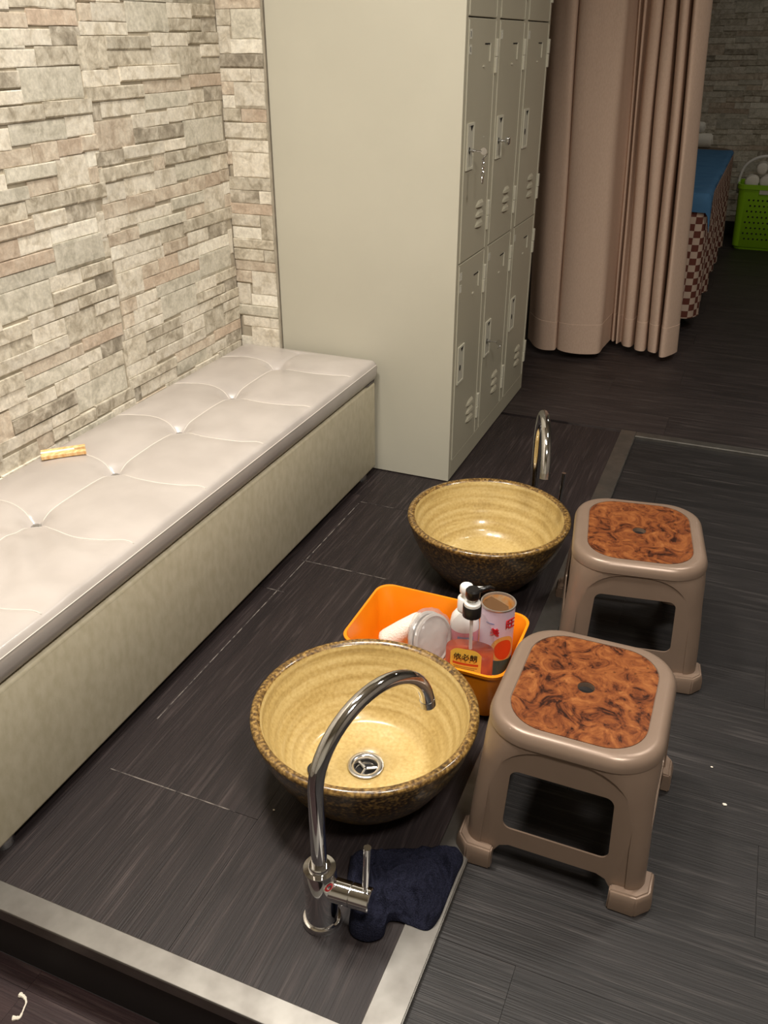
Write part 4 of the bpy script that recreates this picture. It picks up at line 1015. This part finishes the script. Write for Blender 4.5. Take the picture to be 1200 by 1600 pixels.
bm = bmesh.new(); lathe(bm, [(0, 0.245), (0.013, 0.245), (0.0145, 0.249), (0.0145, 0.262), (0.012, 0.2655), (0, 0.266)], 28); ph = shade_auto(obj('pump_head', bm, 'black_plastic', hb))
bm = bmesh.new(); tube(bm, [(0.006, 0.004, 0.258), (0.028, 0.022, 0.260), (0.036, 0.028, 0.254)], [0.006, 0.0048, 0.004], 10); obj('nozzle', bm, 'black_plastic', ph, smooth=True)
bm = bmesh.new(); tube(bm, [(0, 0, 0.20), (0.003, 0, 0.012)], 0.0035, 8); obj('dip_tube', bm, 'white_plastic', hb)
# white bottle behind it
wb = in_box('pump_bottle', 'white pump bottle with pink label behind the amber soap bottle', 'bottle', -0.412, 1.438, 0.0045, 0.15)
bm = bmesh.new(); lathe(bm, [(0, 0), (0.029, 0), (0.031, 0.004), (0.031, 0.120), (0.028, 0.136), (0.020, 0.148), (0.0145, 0.152), (0.0145, 0.158), (0, 0.158)], 36); shade_auto(obj('bottle_shell', bm, 'white_plastic', wb), 50)
bm = bmesh.new(); lathe(bm, [(0.0314, 0.02), (0.0314, 0.112)], 20, a0=PI * 1.05, a1=PI * 1.95); lb2 = obj('label_front', bm, 'pink', wb, smooth=True)
bm = bmesh.new(); lathe(bm, [(0.0318, 0.062), (0.0318, 0.102)], 10, a0=PI * 1.4, a1=PI * 1.75); obj('blue_emblem', bm, 'blue_print', lb2, smooth=True)
bm = bmesh.new(); lathe(bm, [(0, 0.155), (0.0175, 0.155), (0.0175, 0.180), (0.016, 0.1825), (0.006, 0.183), (0.006, 0.197), (0, 0.197)], 32); shade_auto(obj('collar', bm, 'white_plastic', wb))
bm = bmesh.new(); lathe(bm, [(0, 0.194), (0.0125, 0.194), (0.014, 0.197), (0.014, 0.209), (0.012, 0.212), (0, 0.2125)], 28); ph = shade_auto(obj('pump_head', bm, 'white_plastic', wb))
bm = bmesh.new(); tube(bm, [(0.006, 0.002, 0.203), (0.034, 0.010, 0.203)], [0.005, 0.004], 10); obj('nozzle', bm, 'white_plastic', ph, smooth=True)
# open can
cn = in_box('food_can', 'open lilac printed can with red lettering in the orange box', 'can', -0.345, 1.447, 0.0045, 0.0)
CR, CH = 0.035, 0.183
bm = bmesh.new(); lathe(bm, [(0, 0), (CR, 0), (CR, CH - 0.004)], 48); shade_auto(obj('can_wall', bm, 'lilac', cn))
bm = bmesh.new(); lathe(bm, [(CR, CH - 0.004), (CR + 0.0014, CH - 0.003), (CR + 0.0014, CH), (CR - 0.001, CH), (CR - 0.002, CH - 0.006)], 48); shade_auto(obj('can_rim', bm, 'can_metal', cn))
bm = bmesh.new(); lathe(bm, [(CR - 0.002, CH - 0.005), (CR - 0.002, 0.06), (0, 0.06)], 48); shade_auto(obj('can_lining', bm, 'foil', cn))
bm = bmesh.new(); P = []
for k in range(15):
    a = PI * 0.93 + PI * 0.92 * k / 14; P.append(((CR - 0.003) * math.cos(a), (CR - 0.003) * math.sin(a)))
P += [(0.020, 0.004), (0.002, 0.012), (-0.022, 0.021)]
loft(bm, [[(a, b, CH - 0.010 + 0.20 * b + z) for a, b in P] for z in (-0.0008, 0.0)]); obj('peeled_lid', bm, 'cocoa', cn)
def on_can(u, z, off): a = -PI / 2 + u / CR; return ((CR + off) * math.cos(a), (CR + off) * math.sin(a), z)
bm = bmesh.new(); K = 28
for nm, rx, rz_, mt, off in (('plate_print', 0.028, 0.034, 'plate_print', 0.0006), ('food_print', 0.020, 0.025, 'food', 0.0010)):
    bm = bmesh.new(); cvs = []
    for q in range(0, 5):
        cvs.append([bm.verts.new(on_can(0.026 + rx * q / 4 * math.cos(2 * PI * k / K), 0.085 + rz_ * q / 4 * math.sin(2 * PI * k / K), off)) for k in range(K)] if q else [bm.verts.new(on_can(0.026, 0.085, off))])
    for k in range(K):
        bm.faces.new((cvs[0][0], cvs[1][k], cvs[1][(k + 1) % K]))
        for q in range(1, 4): bm.faces.new((cvs[q][k], cvs[q + 1][k], cvs[q + 1][(k + 1) % K], cvs[q][(k + 1) % K]))
    obj(nm, bm, mt, cn)
obj('teal_band', curved(0.055, 0.02, 0.058, 0.0008, fn=on_can, nx=24), 'dark_teal', cn)
def can_text(nm, s, size, u, z, mt):
    a = -PI / 2 + u / CR
    text(nm, s, size, mt, cn, Matrix.Translation(((CR + 0.0012) * math.cos(a), (CR + 0.0012) * math.sin(a), z)) @ Matrix.Rotation(a + PI / 2, 4, 'Z') @ Matrix.Rotation(PI / 2, 4, 'X'), 0.001)
can_text('red_lettering', '美', 0.020, 0.005, 0.130, 'red')
can_text('red_lettering', '旺', 0.026, 0.037, 0.147, 'red')
obj('text_line', curved(0.009, 0.1485, 0.1505, 0.0006, fn=on_can, u0=-0.006), 'blue_print', cn)
# white towel roll, plastic lids in a bag, dark brush
q1 = Vector(onz(662, 970, 0.100)); q2 = Vector(onz(598, 1004, 0.045)); ax = (q1 - q2).normalized()
tr = towel_roll('white rolled cloth leaning in the orange box', tuple((q1 + q2) / 2), 0.026, (q1 - q2).length, None)
tr['category'] = 'cloth'; tr.rotation_euler = ax.to_track_quat('X', 'Z').to_euler(); tr.location = (q1 + q2) / 2 - tr.rotation_euler.to_matrix() @ Vector((0, 0, 0.026))
bg = in_box('bagged_lids', 'round white lids in a clear plastic bag beside the rolled cloth', 'lids', -0.470, 1.372, 0.004)
tilt = Matrix.Rotation(math.radians(72), 4, (Vector((0.35, 0.94, 0))).normalized())
for k in range(2):
    bm = bmesh.new(); lathe(bm, [(0, 0), (0.052, 0), (0.055, 0.002), (0.055, 0.007), (0.050, 0.0085), (0.047, 0.005), (0, 0.005)], 48)
    bmesh.ops.transform(bm, matrix=Matrix.Translation((0.012 * k - 0.005, -0.004 * k, 0.108)) @ tilt @ Matrix.Translation((0, 0, 0.002 * k)), verts=bm.verts[:])
    shade_auto(obj('lid', bm, 'lid_plastic', bg))
bm = bmesh.new(); bmesh.ops.create_icosphere(bm, subdivisions=4, radius=1)
for v in bm.verts:
    p = v.co.copy(); q = 1 + 0.10 * mnoise.noise(p * 2.6) + 0.05 * mnoise.noise(p * 7)
    v.co = Vector((p.x * 0.067 * q, p.y * 0.062 * q, p.z * 0.024 * q))
bmesh.ops.transform(bm, matrix=Matrix.Translation((0.006, -0.003, 0.108)) @ tilt, verts=bm.verts[:])
for v in bm.verts: v.co.z = max(v.co.z, 0.001)
obj('plastic_bag', bm, 'bag', bg)
db = in_box('scrubbing_brush', 'dark brush lying behind the rolled cloth in the orange box', 'brush', -0.566, 1.436, 0.0045, 0.9)
bm = bbox(-0.045, 0.045, -0.014, 0.014, 0.018, 0.032, 0.005, 3); obj('brush_back', bm, 'black_plastic', db, smooth=True)
bm = bmesh.new()
for i in range(12):
    for j in range(4): tube(bm, [(-0.038 + 0.0069 * i, -0.009 + 0.006 * j, 0.0), (-0.038 + 0.0069 * i, -0.009 + 0.006 * j, 0.02)], 0.0014, 5)
bo = obj('bristles', bm, 'rubber', db); bo['kind'] = 'stuff'

# ------------------------------------------------------------------ navy towel on the floor
out_px = [(548, 1336), (600, 1326), (660, 1325), (714, 1330), (724, 1342), (714, 1366), (701, 1398), (686, 1434), (668, 1452), (640, 1444), (622, 1438), (606, 1440), (598, 1462), (575, 1470), (552, 1462), (545, 1445), (548, 1410), (542, 1380)]
OP = catmull([onz(a, b, 0.006)[:2] for a, b in out_px] + [onz(*out_px[0], 0.006)[:2]], 8)[:-1]
cx = sum(p[0] for p in OP) / len(OP); cy = sum(p[1] for p in OP) / len(OP)
bm = bmesh.new(); NR = 44; rings = []
for q in range(NR + 1):
    k = q / NR; row = []
    for i, p in enumerate(OP):
        x = cx + (p[0] - cx) * k; y = cy + (p[1] - cy) * k
        h = 0.016 + 0.016 * mnoise.noise((x * 20, y * 20, 1)) + 0.030 * (0.25 - abs(mnoise.noise((x * 34 + 14 * y, y * 24, 4)))) + 0.014 * (0.2 - abs(mnoise.noise((x * 60, y * 70, 8)))) + 0.004 * mnoise.noise((x * 90, y * 90, 2)) + 0.014 * math.exp(-(((x + 0.365) / 0.05) ** 2 + ((y - 0.76) / 0.035) ** 2))
        h = max(0.0065, h) * min(1.0, 0.45 + 6 * (1 - k)) if k < 1 else 0.0035
        row.append(bm.verts.new((x - cx, y - cy, max(h, 0.0045))))
    rings.append(row)
n = len(OP)
for A, B in zip(rings[1:], rings[2:]):
    for i in range(n): bm.faces.new((A[i], B[i], B[(i + 1) % n], A[(i + 1) % n]))
c0 = bm.verts.new((0, 0, rings[1][0].co.z))
for i in range(n): bm.faces.new((c0, rings[1][i], rings[1][(i + 1) % n]))
for v in rings[0]: bm.verts.remove(v)
low = [bm.verts.new((v.co.x, v.co.y, 0.0028)) for v in rings[-1]]
for i in range(n): bm.faces.new((rings[-1][i], low[i], low[(i + 1) % n], rings[-1][(i + 1) % n]))
bm.faces.new(low[::-1])
bmesh.ops.recalc_face_normals(bm, faces=bm.faces[:])
tw = obj('floor_towel', bm, 'navy', smooth=True); tw.location = (cx, cy, 0.0); tag(tw, 'crumpled navy towel on the floor beside the nearer tap', 'towel')

# ------------------------------------------------------------------ litter
P = [onz(a, b, LOW + 0.002) for a, b in ((31, 1554), (38, 1558), (41, 1566), (38, 1574), (34, 1584), (30, 1590), (20, 1591))]
base = P[3]; bm = bmesh.new(); tube(bm, [Vector(p) - Vector(base) + Vector((0, 0, 0.002)) for p in catmull(P, 4)], [0.004 - 0.0028 * math.sin(PI * min(1, k / 24)) + 0.0012 * mnoise.noise((k * 0.7, 0, 0)) for k in range(25)], 7)
o = obj('paper_scrap', bm, 'paper'); o.location = base; o.location.z = LOW; tag(o, 'twisted white scrap of paper on the lower floor below the step', 'litter')
for (a, b, z, s, lb) in ((1132, 1258, SUNK, 0.0030, 'white crumb on the dark floor right of the near stool'), (1112, 1199, SUNK, 0.0018, 'tiny pale crumb on the floor beyond the near stool'), (428, 1266, 0, 0.0016, 'tiny pale crumb on the floor left of the near basin')):
    p = onz(a, b, z); bm = bmesh.new(); bmesh.ops.create_icosphere(bm, subdivisions=1, radius=s)
    for v in bm.verts: v.co.x *= 1.5; v.co.z = (v.co.z + s) * 0.6
    o = obj('crumb', bm, 'paper'); o.location = (p[0], p[1], z); tag(o, lb, 'litter')
